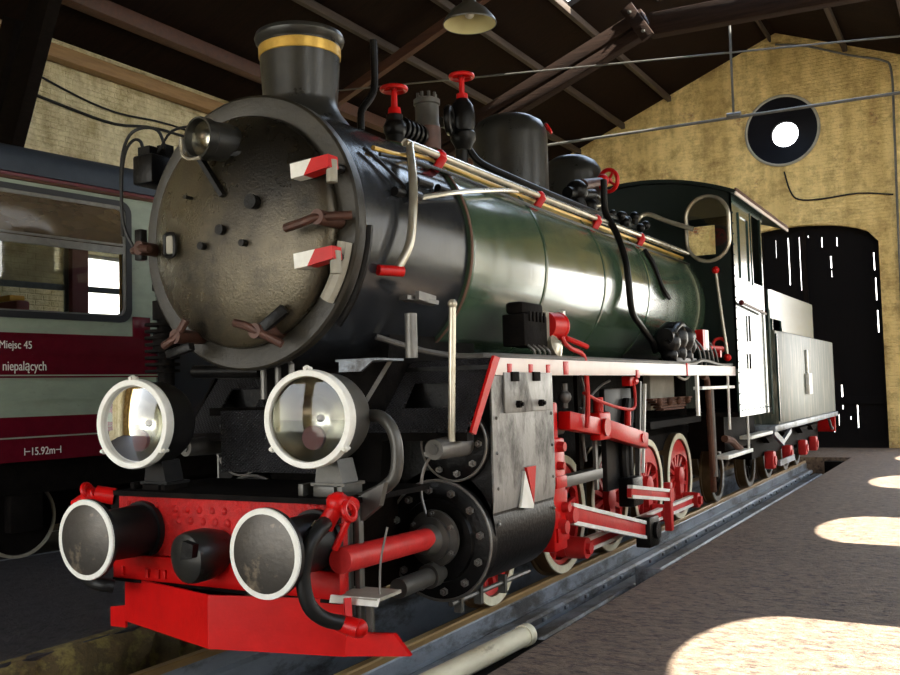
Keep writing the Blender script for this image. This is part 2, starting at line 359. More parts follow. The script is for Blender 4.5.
# floors
f = MB().box(1.5, XRW, YF, YB, -.6, 0).build('floor', M['floor']); struct(f)
f = MB().box(-1.62, 1.5, 19.6, YB, -.6, 0).build('floor', M['floor']); struct(f)
f = MB().box(XL_, -1.62, YF, YB, -.6, 0).build('floor', M['floorl']); struct(f)
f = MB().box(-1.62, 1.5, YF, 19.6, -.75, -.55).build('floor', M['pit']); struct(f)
mb = MB(); n = 60
prof = [(-1.60, -.55), (-1.52, -.50), (-1.50, -.30), (-1.51, -.14), (-1.54, -.05), (-1.62, .004), (-1.72, .006)]
rows = []
for i in range(n + 1):
    y = -2.4 + i * .15; rows.append([mb.b.verts.new((x + (random.uniform(-.05, .04) if 0 < j < 6 else 0), y + random.uniform(-.04, .04), z + (random.uniform(-.03, .012) if 0 < j < 6 else 0))) for j, (x, z) in enumerate(prof)])
for a, c in zip(rows, rows[1:]):
    for j in range(len(prof) - 1): mb.b.faces.new((a[j], a[j + 1], c[j + 1], c[j]))
struct(mb.build('trim_1', M['moss'], ang=60))

# back wall with its arched gateway and round opening
def arch_z(x):                                      # crown of the gateway (segmental arch)
    t = (x + .05) / 2.08; return 5.45 + .62 * math.sqrt(max(0, 1 - t * t)) 
GX0, GX1 = -2.13, 2.03
OX, OZ, OR = -.26, 8.76, .95
BX0, BX1, BZ = 3.45, 7.6, 5.2                       # the neighbouring stall's gateway, unseen, added open to brighten the cab side
def back_wall():
    mb = MB(); TH = .45
    def slab(poly): mb.prism([(x, YB, z) for x, z in poly], (0, TH, 0))
    slab([(XL_ - .5, -.6), (GX0, -.6), (GX0, 5.45), (XL_ - .5, 5.45)])
    slab([(GX1, -.6), (BX0, -.6), (BX0, 5.45), (GX1, 5.45)])
    slab([(BX1, -.6), (XRW + .5, -.6), (XRW + .5, 5.45), (BX1, 5.45)])
    slab([(BX0, BZ), (BX1, BZ), (BX1, 5.45), (BX0, 5.45)])
    xs = [GX0 + (GX1 - GX0) * k / 16 for k in range(17)]
    for a, b in zip(xs, xs[1:]): slab([(a, arch_z(a)), (b, arch_z(b)), (b, 7.4), (a, 7.4)])
    slab([(XL_ - .5, 5.45), (GX0, 5.45), (GX0, 7.4), (XL_ - .5, 7.4)])
    slab([(GX1, 5.45), (XRW + .5, 5.45), (XRW + .5, 7.4), (GX1, 7.4)])
    # band with the round hole
    N = 48; inner = []; outer = []
    for k in range(N):
        a = 2 * PI * k / N; c, s_ = math.cos(a), math.sin(a); q = 1.36 / max(abs(c), abs(s_))
        inner.append((OX + OR * c, YB, OZ + OR * s_)); outer.append((OX + q * c, YB, OZ + q * s_))
    mb.ringprism(outer, inner, (0, TH, 0))
    lx, rx = OX - 1.36, OX + 1.36
    slab([(XL_ - .5, 7.4), (lx, 7.4), (lx, roofz(lx)), (XL_ - .5, roofz(XL_ - .5))])
    slab([(rx, 7.4), (XRW + .5, 7.4), (XRW + .5, roofz(XRW + .5)), (rx, roofz(rx))])
    slab([(lx, OZ + 1.36), (rx, OZ + 1.36), (rx, roofz(rx)), (XR, ZR), (lx, roofz(lx))])
    return struct(mb.build('wall_back', M['wallback'], ang=20))
back_wall()

# the gate: dark vertical planks with cracks of daylight between them
door = MB().box(GX0, GX1, YB + .30, YB + .36, 2.1, 2.35).build('door_1', M['doorwood']); struct(door)
HOLES = [(-0.617, -0.603, 5.26, 5.76), (-0.292, -0.263, 4.47, 5.79), (0.005, 0.025, 4.30, 5.78), (0.241, 0.264, 5.74, 5.80), (0.587, 0.613, 5.44, 5.72), (0.971, 0.994, 5.43, 5.68),
         (0.789, 0.826, 4.85, 5.18), (0.803, 0.817, 4.60, 4.78), (1.867, 1.893, 4.70, 5.18), (1.882, 1.908, 3.90, 4.50), (1.888, 1.917, 3.04, 3.63), (0.904, 0.941, 1.30, 1.67),
         (0.908, 0.937, 1.02, 1.12), (1.097, 1.123, 0.74, 0.82), (1.273, 1.302, 0.52, 1.12), (0.804, 0.821, 0.58, 0.88), (0.675, 0.695, 0.40, 0.48), (-1.397, -1.383, 1.20, 3.00), (-1.693, -1.667, 3.20, 4.40)]
cuts = [GX0]; x = GX0 + .19
while x < GX1 - .05: cuts.append(x); x += .19
cuts.append(GX1)
for x0, x1 in zip(cuts, cuts[1:]):                  # planks with worn cracks and knot holes where the daylight comes through
    zt = arch_z(min(max((x0 + x1) / 2, GX0), GX1 - .05)) + .1
    hs = [h for h in HOLES if h[0] < x1 and h[1] > x0]
    xs = sorted({x0, x1} | {min(max(v, x0), x1) for h in hs for v in h[:2]}); mbp = MB()
    for a, b in zip(xs, xs[1:]):
        if b - a < 1e-4: continue
        z = -.05
        for h in sorted([h for h in hs if h[0] < (a + b) / 2 < h[1]], key=lambda h: h[2]): mbp.box(a, b, YB + .22, YB + .28, z, h[2]); z = h[3]
        mbp.box(a, b, YB + .22, YB + .28, z, max(zt, z + .02))
    mbp.build('plank', M['doorwood'], door)
MB().box(.07, .19, YB + .16, YB + .22, -.05, 5.9).build('door_post', M['wood'], door)
MB().box(-1.05, -.93, YB + .16, YB + .22, -.05, 5.9).build('door_post', M['wood'], door)
MB().box(GX0, GX1, YB + .17, YB + .22, 1.15, 1.35).build('ledge', M['doorwood'], door)

# the round window: a dark funnel narrowing to a bare bright hole
w = MB().lathe([(OR, -.06), (OR, .02), (OR - .02, .06), (.36, .42), (.36, .55), (.40, .55), (OR + .01, .10)], (OX, YB, OZ), (0, 1, 0), 56).build('window_1', M['darkmetal']); struct(w)
MB().torus((OX, YB - .03, OZ), (0, 1, 0), OR + .02, .04, 56, 8).build('rim', M['ash'], w)

# left wall with a window behind the coach, and its timber wall plate
mb = MB()
def lbox(y0, y1, z0, z1): mb.box(XL_ - .45, XL_, y0, y1, z0, z1)
LW = [(6.6, 8.9, 1.6, 4.4), (-4.5, .6, .9, 4.6)]  # second window is unseen, enlarged to put a highlight on the smokebox door
lbox(YF - .4, -4.5, -.6, 8); lbox(.6, 6.6, -.6, 8); lbox(8.9, YB + .4, -.6, 8)
for y0, y1, z0, z1 in LW: lbox(y0, y1, -.6, z0); lbox(y0, y1, z1, 8)
struct(mb.build('wall_left', M['wallleft'], ang=20))
for n, (y0, y1, z0, z1) in enumerate(LW):
    fr = MB()
    for yy in (y0, y1 - .06): fr.box(XL_ - .3, XL_ - .22, yy, yy + .06, z0, z1)
    for zz in (z0, (z0 + z1) / 2, z1 - .06): fr.box(XL_ - .3, XL_ - .22, y0, y1, zz, zz + .06)
    fo = struct(fr.build('window_%d' % (n + 2), M['coachalu']))
    MB().box(XL_ - .27, XL_ - .265, y0, y1, z0, z1).build('pane', M['glass'], fo)
wp = MB().box(XL_ + .005, XL_ + .27, YF + .05, YB - .05, 7.56, 7.80, .02).build('wall_plate', M['plate'])
tag(wp, 'long pale timber wall plate lying along the top of the whitewashed side wall', 'timber beam')

# right wall (beside the camera) with tall arched openings that let the sun in
WIN = [(-9, -9)]
wc = [-3.6, 2.25, 8.2, 14.1, 19.6]; WW, WZ0, WZ1 = 1.14, 1.5, 6.85
mb = MB()
def rpoly(poly): mb.prism([(XRW, y, z) for y, z in poly], (.42, 0, 0))
edges = [YF - .4] + [v for c in wc for v in (c - WW, c + WW)] + [YB + .4]
for k in range(0, len(edges), 2): rpoly([(edges[k], -.6), (edges[k + 1], -.6), (edges[k + 1], 8.1), (edges[k], 8.1)])
for c in wc:
    rpoly([(c - WW, -.6), (c + WW, -.6), (c + WW, WZ0), (c - WW, WZ0)])
    ys = [c - WW * math.cos(PI * k / 16) for k in range(17)]
    zs = [WZ1 - WW * .5 + WW * .5 * math.sin(PI * k / 16) for k in range(17)]
    for k in range(16): rpoly([(ys[k], zs[k]), (ys[k + 1], zs[k + 1]), (ys[k + 1], 8.1), (ys[k], 8.1)])
struct(mb.build('wall_right', M['wallleft'], ang=20))

# front wall behind the camera, two stall gateways standing open
mb = MB()
def fbox(x0, x1, z0, z1): mb.box(x0, x1, YF - .4, YF, z0, z1)
DO = [(-7.8, -3.4), (-2.2, 2.2)]; xs = [XL_ - .45] + [v for d in DO for v in d] + [XRW + .45]
for k in range(0, len(xs), 2): fbox(xs[k], xs[k + 1], -.6, 8)
for d in DO: fbox(*d, 5.2, 8)
mb.prism([(XL_ - .45, YF, 8), (XRW + .42, YF, 8), (XR, YF, ZR)], (0, -.4, 0))
struct(mb.build('wall_front', M['wallback'], ang=20))

# roof boarding; small skylight; unseen ones by the ridge added for smokebox highlights
def roof_slab(mb, x0, x1, y0, y1):
    t = .06
    mb.prism([(x0, y0, roofz(x0)), (x1, y0, roofz(x1)), (x1, y0, roofz(x1) + t), (x0, y0, roofz(x0) + t)], (0, y1 - y0, 0))
mb = MB()
for a in ((XL_ - .9, -3.42, YF - .5, YB + .6), (-.5, XR, YF - .5, YB + .6), (-3.42, -.5, YF - .5, 12.6), (-3.42, -2.0, 15.3, YB + .6), (-2.0, -.5, 17.4, YB + .6), (-2.3, -2.0, 12.6, 15.3), (XR, -.1, YF - .5, YB + .6), (2.85, XRW + .9, YF - .5, YB + .6), (-.1, 2.85, YF - .5, 11.2), (-.1, 2.85, 18.6, YB + .6)): roof_slab(mb, *a)
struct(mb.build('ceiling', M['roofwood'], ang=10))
sk = MB()
for a in ((-3.42, -3.37, 12.6, 15.3), (-2.35, -2.3, 12.6, 15.3), (-3.42, -2.3, 12.6, 12.66), (-3.42, -2.3, 15.24, 15.3), (-2.0, -1.95, 12.6, 17.4), (-.55, -.5, 12.6, 17.4), (-2.0, -.5, 12.6, 12.66), (-2.0, -.5, 17.34, 17.4), (-2.0, -.5, 14.9, 14.96), (-.1, -.05, 11.2, 18.6), (2.8, 2.85, 11.2, 18.6), (-.1, 2.85, 11.2, 11.26), (-.1, 2.85, 18.54, 18.6), (-.1, 2.85, 14.9, 14.96)):
    x0, x1, y0, y1 = a; sk.prism([(x0, y0, roofz(x0) - .05), (x1, y0, roofz(x1) - .05), (x1, y0, roofz(x1) + .1), (x0, y0, roofz(x0) + .1)], (0, y1 - y0, 0))
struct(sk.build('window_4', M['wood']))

# purlins along the roof
pur = [(-8.05, .26, .26, 'thick reddish purlin low down beside the whitewashed side wall'),
       (-6.25, .12, .16, 'thin roof purlin next above the thick reddish one'),
       (-4.82, .12, .16, 'thin roof purlin midway between skylight and thick reddish purlin'),
       (-3.38, .12, .16, 'thin roof purlin just below the small skylight'),
       (-.46, .06, .16, 'topmost roof purlin on the skylight side of the ridge'),
       (1.46, .12, .16, 'topmost roof purlin on the far side of the ridge from the skylight'),
       (3.1, .12, .16, 'roof purlin above the conduit at the gable edge')]
for x, w, h, lab in pur:
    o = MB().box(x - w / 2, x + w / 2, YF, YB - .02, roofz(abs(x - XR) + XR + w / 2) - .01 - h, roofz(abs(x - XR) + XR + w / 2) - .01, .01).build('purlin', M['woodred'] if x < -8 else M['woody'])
    tag(o, lab, 'roof timber', 'purlins under the roof')
# rafter and truss at the middle of the shed
o = MB().bar((-7.85, 12.35, roofz(-7.85) - .42), (-.6, 12.35, roofz(-.6) - .42), .16, .2).build('rafter', M['woodred']); tag(o, 'reddish rafter climbing the roof slope behind the chimney', 'roof timber')
st = MB().bar((-6.6, 12.3, 6.26), (-.72, 12.3, 8.50), .26, .24, (0, 0, 1), .012).build('raking_beam', M['woodx']); tag(st, 'upper timber of the heavy raking pair above the steam dome', 'roof timber', 'heavy truss timbers')
st = MB().bar((-6.5, 12.3, 6.02), (-.62, 12.3, 8.26), .24, .20, (0, 0, 1), .012).build('raking_beam', M['woodx']); tag(st, 'lower timber of the heavy raking pair above the steam dome', 'roof timber', 'heavy truss timbers')
o = MB().bar((-.62, 12.3, 8.29), (XRW - .01, 12.3, 8.0), .24, .42, (0, 0, 1), .02).build('collar_beam', M['woodx']); tag(o, 'massive level collar beam crossing high above the locomotive cab', 'roof timber', 'heavy truss timbers')
fp = MB().bar((-1.0, 12.11, 8.66), (-.62, 12.11, 8.02), .24, .09, (0, -1, 0), .01).build('splice_plate', M['woodx'])
tag(fp, 'bolted timber splice plate where raking and collar beams meet', 'roof timber')
many('bolt', M['pipe'], fp, lambda mb, p: mb.bolt(p, (0, -1, 0), .035), [(-.93, 12.065, 8.54), (-.69, 12.065, 8.14)])
o = MB().box(-6.72, -6.45, 12.18, 12.42, 0, 6.2).build('truss_post', M['wood']); tag(o, 'dark timber post carrying the raking beams behind the boiler', 'roof timber')
# dark braces top left
o = MB().bar((-7.60, 5.0, 7.98), (-8.84, 5.0, 5.05), .22, .46, (1, 0, .4), .015).build('brace', M['wood']); tag(o, 'broad dark slanting timber brace over the carriage roof', 'roof timber', 'dark braces over the carriage')
o = MB().bar((-8.38, 5.0, 7.70), (-8.98, 5.0, 6.2), .2, .34, (1, 0, .4), .015).build('brace', M['wood']); tag(o, 'narrower dark timber brace between the broad brace and the side wall', 'roof timber', 'dark braces over the carriage')

# tie rods, hangers and wiring
tr = MB(); tr.cyl((-7.9, 12.0, 8.32), (3.4, 12.0, 7.15), .017, seg=8); tr.cyl((3.4, 12.0, 7.15), (8.55, 12.0, 6.9), .017, seg=8)
tag(tr.build('tie_rod', M['pipe']), 'thin upper iron tie rod crossing under the collar beam', 'tie rod', 'iron tie rods')
tr = MB(); tr.cyl((-9.19, 13.0, 6.72), (8.55, 13.0, 6.45), .028, seg=8); tr.cyl((.5, 13.0, 6.62), (.75, 13.0, 6.61), .05, seg=10)
tag(tr.build('tie_rod', M['pipe']), 'thin lower iron tie rod passing in front of the round window', 'tie rod', 'iron tie rods')
o = MB().cyl((.62, 13.0, 6.67), (.62, 13.0, roofz(.62)), .022, seg=8).build('hanger_rod', M['pipe']); tag(o, 'upright iron rod hanging from the ridge to the lower tie rod', 'hanger rod')
o = MB().tube([(-.33, 22.96, 11.2), (.5, 22.96, 10.98), (1.6, 22.96, 10.5), (2.35, 22.96, 10.22), (2.56, 22.96, 9.9), (2.56, 22.96, 8.5), (2.53, 22.96, 6.5), (2.5, 22.96, 3.5), (2.48, 22.96, .05)], .03, 8).build('conduit', M['pipe'])
tag(o, 'grey conduit following the gable edge then dropping down the brick', 'conduit')
o = MB().tube([(-.25, 22.97, 7.6), (-.12, 22.97, 7.05), (.1, 22.97, 6.78), (.7, 22.97, 6.72), (1.6, 22.97, 6.76), (2.45, 22.97, 6.62)], .022, 8).build('wall_cable', M['rubber'])
tag(o, 'black cable curving across the brick above the dark gate', 'cable')
o = MB().tube([(XL_ + .03, 4.5, 7.6), (XL_ + .03, 6.45, 7.16), (XL_ + .03, 7.6, 7.02), (XL_ + .03, 8.95, 7.1), (XL_ + .03, 11, 7.0)], .02, 8).build('wall_cable', M['rubber'])
tag(o, 'upper of the two thin cables sagging along the whitewashed side wall', 'cable')
o = MB().tube([(XL_ + .03, 4.5, 7.05), (XL_ + .03, 6.45, 6.86), (XL_ + .03, 7.6, 6.8), (XL_ + .03, 8.7, 6.95), (XL_ + .03, 11, 6.9)], .028, 8).build('wall_cable', M['rubber'])
tag(o, 'lower of the two thin cables sagging along the whitewashed side wall', 'cable')
# pendant lamp
PX, PY, PZ = -1.0, 6.0, 6.34
t = thing('pendant_lamp', 'enamelled pendant lamp shade hanging from the dark roof above the chimney', 'lamp', (PX, PY, PZ))
MB().lathe([(.33, -.015), (.335, .0), (.31, .05), (.22, .16), (.13, .23), (.085, .27), (.085, .36), (0, .38)], (PX, PY, PZ), (0, 0, 1), 40).build('lamp_shade', M['enamel'], t)
MB().lathe([(.322, -.01), (.30, .045), (.21, .15), (.12, .22), (0, .235)], (PX, PY, PZ), (0, 0, 1), 40).build('reflector', M['enamelin'], t)
MB().sph((PX, PY, PZ + .12), .06).build('bulb', M['white'], t)
MB().cyl((PX, PY, PZ + .36), (PX, PY, roofz(PX)), .045, seg=12).build('stem', M['copper'], t)

# ================================================================ TRACK
def extr(poly, y0, y1): return MB().prism([(x, y0, z) for x, z in poly], (0, y1 - y0, 0))
def rail(s, lab):
    def P(l): return [(s * x, z) for x, z in l]
    root = thing('rail', lab, 'rail', (s * .63, 8.5, -.55), group='rails under the locomotive')
    extr(P([(.585, -.012), (.595, 0), (.652, 0), (.662, -.012), (.662, -.05), (.585, -.05)]), -5, 18.6).build('rail_head', M['railtop'], root)
    extr(P([(.60, -.05), (.664, -.05), (.672, -.06), (.672, -.17), (.70, -.185), (.70, -.55), (.56, -.55), (.56, -.185), (.60, -.16)]), -5, 18.6).build('rail_body', M['trackbeam'], root)
    return root
rail(1, 'steel running rail beside the brown floor with rust-brown head')
rail(-1, 'steel running rail on the far side beside the mossy edge')
g = thing('track_girder', 'long blue-grey steel girder in the trench beside the near rail', 'girder', (.9, 8.5, -.55))
extr([(.71, -.55), (.71, -.19), (.74, -.17), (.84, -.17), (.86, -.19), (.86, -.24), (.80, -.26), (.80, -.55)], -5, 18.2).build('upper_flange', M['trackbeam'], g)
extr([(.87, -.55), (.87, -.27), (.90, -.25), (1.04, -.25), (1.06, -.27), (1.06, -.34), (.98, -.36), (.98, -.55)], -5, 18.2).build('lower_flange', M['trackbeam'], g)
many('rail_clip', M['trackbeam'], g, lambda mb, p: mb.box(p.x, p.x + .035, p.y, p.y + .07, -.235, -.20, .006), [(.845, k * .5, -.2) for k in range(36)])
o = MB().box(1.05, 1.42, 18.6, 18.95, -.55, -.02).build('sleeper', M['dull']); tag(o, 'dark sleeper end crossing the open pit behind the tender', 'sleeper')
br = MB().box(1.065, 1.49, 5.4, 5.5, -.55, -.09, .01).build('trench_bracket', M['trackbeam']); tag(br, 'small steel bracket bridging girder and floor edge halfway along the trench', 'bracket')
br = MB().box(1.06, 1.49, .4, 2.6, -.55, -.13, .01).build('trench_shelf', M['dull']); tag(br, 'dark trench shelf beneath the pale loose pipe', 'shelf')
t = thing('loose_pipe', 'pale flanged pipe lying loose in the trench at the brown floor edge', 'pipe', (1.2, 1.2, -.13))
MB().cyl((1.13, .1, -.045), (1.235, 2.38, -.045), .075, seg=28).build('tube', M['pipewhite'], t)
MB().cyl((1.233, 2.32, -.045), (1.237, 2.40, -.045), .083, .083, 28).build('flange', M['cream'], t)

# ================================================================ THE LOCOMOTIVE
loco = thing('steam_locomotive', 'big black and green steam locomotive with red buffer beam and red wheels', 'locomotive', (0, 5, 0))
P_ = loco
ZC = 2.918
def onb(a, y, r): return (r * math.sin(a), y, ZC + r * math.cos(a))   # a point beside the boiler, a measured from the top

# --- boiler
MB().lathe([(.0, .80), (.93, .80), (.93, 2.25), (.0, 2.25)], (0, 0, ZC), (0, 1, 0), 96).build('smokebox', M['smoke'], P_)
sb = MB().lathe([(.77, .735), (.80, .722), (.925, .722), (.942, .735), (.942, .80), (.93, .83), (.77, .83)], (0, 0, ZC), (0, 1, 0), 96, True)
for k in range(40):
    a = 2 * PI * k / 40; sb.rivet((.965 * math.sin(a) * .96, .80, ZC + .965 * math.cos(a) * .96), .016)
sb.build('smokebox_ring', M['ring'], P_)
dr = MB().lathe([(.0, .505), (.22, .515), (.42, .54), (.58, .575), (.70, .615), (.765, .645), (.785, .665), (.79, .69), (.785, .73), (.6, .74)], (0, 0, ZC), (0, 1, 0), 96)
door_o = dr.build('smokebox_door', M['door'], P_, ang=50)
for x, z, r in ((0, 2.906, .036), (-.17, 2.815, .026), (.19, 2.80, .024), (-.30, 3.16, .014), (.27, 3.06, .05)):
    MB().cyl((x, .47, z), (x, .56, z), r, r * .85, 14).build('door_stud', M['black'], door_o)
# pale oval number plate with dark frame
mb = MB().tube([(-.50, .50, 2.93), (-.45, .50, 2.93), (-.43, .50, 2.90), (-.43, .50, 2.80), (-.45, .50, 2.775), (-.50, .50, 2.775), (-.52, .50, 2.80), (-.52, .50, 2.90)], .014, 8, 3, True)
hh = mb.build('door_handle', M['black'], door_o)
MB().box(-.51, -.44, .49, .53, 2.79, 2.92, .015).build('handle_plate', M['ash'], door_o)
# dogs that clamp the door
def dog_block(x0, z0, ang, name='door_clamp'):
    c, s_ = math.cos(ang), math.sin(ang)
    def pt(u, y, v): return (x0 + u * c - v * s_, y, z0 + u * s_ + v * c)
    def piece(us, m, par, nm):
        mb = MB(); poly = [pt(u, .50, v) for u, v in us]; mb.prism(poly, (0, .10, 0)); return mb.build(nm, m, par)
    o = piece([(.10, -.05), (.30, -.035), (.30, .045), (.17, .045)], M['red'], P_, name)
    piece([(0, -.05), (.10, -.05), (.17, .045), (0, .045)], M['white'], o, 'white_tip')
    MB().cyl((x0 + .28 * c, .56, z0 + .28 * s_ - .12), (x0 + .28 * c, .56, z0 + .28 * s_ + .02), .035, seg=12).build('clamp_bolt', M['ash'], o)
    MB().cyl(pt(.24, .6, 0), pt(.24, .8, 0), .03, seg=10).build('clamp_pin', M['black'], o)
dog_block(.585, 3.22, .07); dog_block(.60, 2.645, .08)
def screw(p0, p1, p2, m=M['copper'], nm='door_screw'):
    mb = MB(); mb.tube([p0, ((p0[0] * .4 + p1[0] * .6), p0[1], (p0[2] * .55 + p1[2] * .45)), p1, p2], .028, 10)
    mb.cyl((p1[0], p1[1] - .02, p1[2]), (p1[0], p1[1] + .26, p1[2]), .05, .045, 12); return mb.build(nm, m, P_)
screw((.57, .46, 2.85), (.80, .50, 2.90), (.97, .62, 2.91))
screw((-.64, .47, 2.84), (-.76, .50, 2.86), (-.94, .60, 2.87), M['copper'])
screw((-.50, .46, 2.16), (-.40, .48, 2.22), (-.33, .50, 2.33), M['copper'])
screw((.14, .46, 2.28), (.30, .48, 2.22), (.46, .54, 2.13), M['copper'])
MB().bar((-.52, .52, 2.10), (-.30, .52, 2.15), .06, .06, bev=.01).build('door_lug', M['black'], P_)
MB().bar((.28, .50, 2.20), (.46, .58, 2.36), .07, .07, bev=.01).build('door_lug', M['black'], P_)
MB().bar((-.80, .54, 2.78), (-.80, .54, 3.0), .06, .07, bev=.01).build('door_lug', M['black'], P_)
# boiler barrel with bands
MB().lathe([(.0, 2.2), (.952, 2.2), (.958, 2.24), (.952, 2.3), (.952, 8.88), (.93, 9.0), (.93, 9.25), (0, 9.25)], (0, 0, ZC), (0, 1, 0), 96).build('boiler', M['green'], P_)
MB().lathe([(.930, 2.205), (.959, 2.205), (.959, 2.24), (.930, 2.24)], (0, 0, ZC), (0, 1, 0), 96, True).build('boiler_band', M['rust'], P_)
for y in (3.65, 5.16, 6.64, 8.84):
    MB().lathe([(.95, y - .02), (.9575, y - .02), (.9575, y + .02), (.95, y + .02)], (0, 0, ZC), (0, 1, 0), 96, True).build('boiler_band', M['green' if y < 8 else 'bright'], P_)
# firebox sides below the barrel
MB().box(-.6, .6, 6.6, 9.24, .95, 2.3).build('firebox', M['dull'], P_)
# saddle below the smokebox
MB().prism([(-.62, 1.55, 2.25), (.62, 1.55, 2.25), (.5, 1.55, 1.1), (-.5, 1.55, 1.1)], (0, 1.3, 0)).build('smokebox_saddle', M['dull'], P_)
# --- chimney
ch = MB().lathe([(.44, -.10), (.36, .02), (.30, .10), (.275, .16), (.275, .2), (.296, .50), (.30, .62), (.325, .64), (.335, .67), (.325, .70), (.29, .70), (.26, .2)], (0, 1.36, 3.78), (0, 0, 1), 56)
cho = ch.build('chimney', M['gloss'], P_)
MB().lathe([(.2985, .525), (.3045, .53), (.3065, .60), (.301, .605)], (0, 1.36, 3.78), (0, 0, 1), 56).build('chimney_band', M['brass'], cho)
MB().tube([(.27, 1.75, 3.82), (.26, 1.78, 3.98), (.25, 1.92, 4.12), (.25, 1.98, 4.25), (.25, 1.98, 4.60)], .03, 10).build('exhaust_pipe', M['black'], P_)
# --- domes
MB().lathe([(.50, -.25), (.46, -.1), (.41, .0), (.405, .05), (.405, .62), (.395, .72), (.35, .80), (.25, .86), (.12, .89), (0, .90)], (0, 4.95, 3.86), (0, 0, 1), 56).build('steam_dome', M['gloss'], P_)
MB().lathe([(.48, -.25), (.42, -.1), (.375, .0), (.375, .52), (.36, .62), (.30, .71), (.2, .77), (0, .80)], (0, 6.68, 3.87), (0, 0, 1), 56).build('sand_dome', M['gloss'], P_)
o = MB().torus((.40, 5.08, 4.58), (.8, .3, .5), .055, .016, 20, 6).build('dome_tap', M['red'], P_)
def handwheel(o, ax, r, nm, m=M['red'], par=None):
    ax = Vector(ax).normalized(); mb = MB(); mb.torus(o, ax, r, r * .2, 28, 8); mb.cyl(Vector(o) - ax * r * .25, Vector(o) + ax * r * .25, r * .28, seg=12)
    q = Vector((0, 0, 1)).rotation_difference(ax).to_matrix()
    for k in range(4):
        a = k * PI / 2 + .4; mb.cyl(o, Vector(o) + q @ Vector((r * math.cos(a), r * math.sin(a), 0)), r * .13, seg=8)
    return mb.build(nm, m, par or P_)
# front valve group with its red wheel
v = MB(); v.cyl((.15, 2.42, 3.83), (.15, 2.42, 4.12), .085, .07, 16); v.cyl((.15, 2.42, 4.02), (.15, 2.9, 4.05), .075, seg=16); v.sph((.15, 2.42, 4.0), .10, 14)
for k in range(5): v.cyl((.15, 2.5 + .07 * k, 4.03), (.15, 2.53 + .07 * k, 4.03), .1, seg=14)
vo = v.build('steam_valve', M['black'], P_)
MB().cyl((.15, 2.42, 4.12), (.15, 2.42, 4.34), .03, .025, 10).cyl((.15, 2.42, 4.12), (.15, 2.42, 4.18), .06, .05, 12).build('valve_spindle', M['red'], vo)
handwheel((.15, 2.42, 4.34), (0, 0, 1), .10, 'hand_wheel', par=vo)
v = MB(); v.lathe([(0, 0), (.115, 0), (.115, .22), (.105, .24), (.105, .40), (.118, .41), (.118, .45), (.07, .47), (0, .47)], (.17, 2.92, 3.92), (0, 0, 1), 28)
for k in range(8): v.cyl((.17 + .08 * math.cos(k * PI / 4), 2.92 + .08 * math.sin(k * PI / 4), 4.36), (.17 + .08 * math.cos(k * PI / 4), 2.92 + .08 * math.sin(k * PI / 4), 4.43), .014, seg=6)
vo = v.build('safety_valve', M['lampgrey'], P_)
MB().lathe([(.112, .0), (.1175, .0), (.1175, .2), (.112, .2)], (.17, 2.92, 3.92), (0, 0, 1), 28, True).build('valve_collar', M['copper'], vo)
v = MB(); v.lathe([(0, 0), (.07, 0), (.09, .05), (.12, .1), (.12, .16), (.105, .18), (.118, .24), (.118, .34), (.10, .43), (.06, .49), (0, .50)], (.17, 3.58, 4.06), (0, 0, 1), 28)
v.torus((.15, 3.36, 4.3), (1, .3, 0), .11, .035, 24, 8); v.cyl((.15, 3.58, 3.8), (.15, 3.58, 4.1), .06, seg=12); v.cyl((.05, 3.36, 4.3), (.15, 3.6, 4.3), .05, seg=12)
vo = v.build('steam_valve', M['black'], P_)
MB().cyl((.17, 3.58, 4.53), (.17, 3.58, 4.78), .026, seg=10).cyl((.17, 3.58, 4.53), (.17, 3.58, 4.60), .055, seg=12).build('valve_spindle', M['red'], vo)
handwheel((.17, 3.58, 4.77), (0, 0, 1), .105, 'hand_wheel', par=vo)
MB().tube([(.20, 3.62, 4.08), (.28, 3.72, 3.95), (.42, 4.1, 3.86), (.52, 4.8, 3.80), (.56, 5.6, 3.78), (.58, 6.2, 3.77)], .035, 10).build('steam_pipe', M['black'], P_)
# valve cluster before the sand dome
v = MB(); v.lathe([(0, 0), (.10, .0), (.12, .1), (.09, .2), (.1, .3), (0, .36)], (.45, 5.7, 3.7), (0, 0, 1), 20); v.sph((.45, 5.7, 4.0), .13, 16); v.cyl((.42, 5.5, 3.95), (.52, 6.0, 4.0), .07, seg=14); v.sph((.5, 5.95, 3.86), .10, 14)
vo = v.build('feed_valve', M['black'], P_)
MB().cyl((.48, 5.8, 4.08), (.5, 6.35, 4.22), .07, .05, 14).build('valve_body', M['copper'], vo)
MB().sph((.5, 6.42, 4.25), .075, 14).build('valve_knob', M['red'], vo)
handwheel((.5, 6.62, 4.28), (.25, 1, .1), .13, 'hand_wheel', par=vo)
MB().torus((.55, 5.98, 3.93), (.6, -.5, .5), .09, .02, 20, 8).build('flange_ring', M['bright'], vo)
v = MB()
for k in range(9): v.sph((.40 + random.uniform(-.06, .12), 6.9 + k * .13, 3.86 + random.uniform(-.03, .12)), random.uniform(.04, .075), 10)
v.tube([(.5, 6.2, 3.8), (.45, 6.9, 3.88), (.42, 8.0, 3.86)], .04, 8)
v.build('pipe_fittings', M['black'], P_)
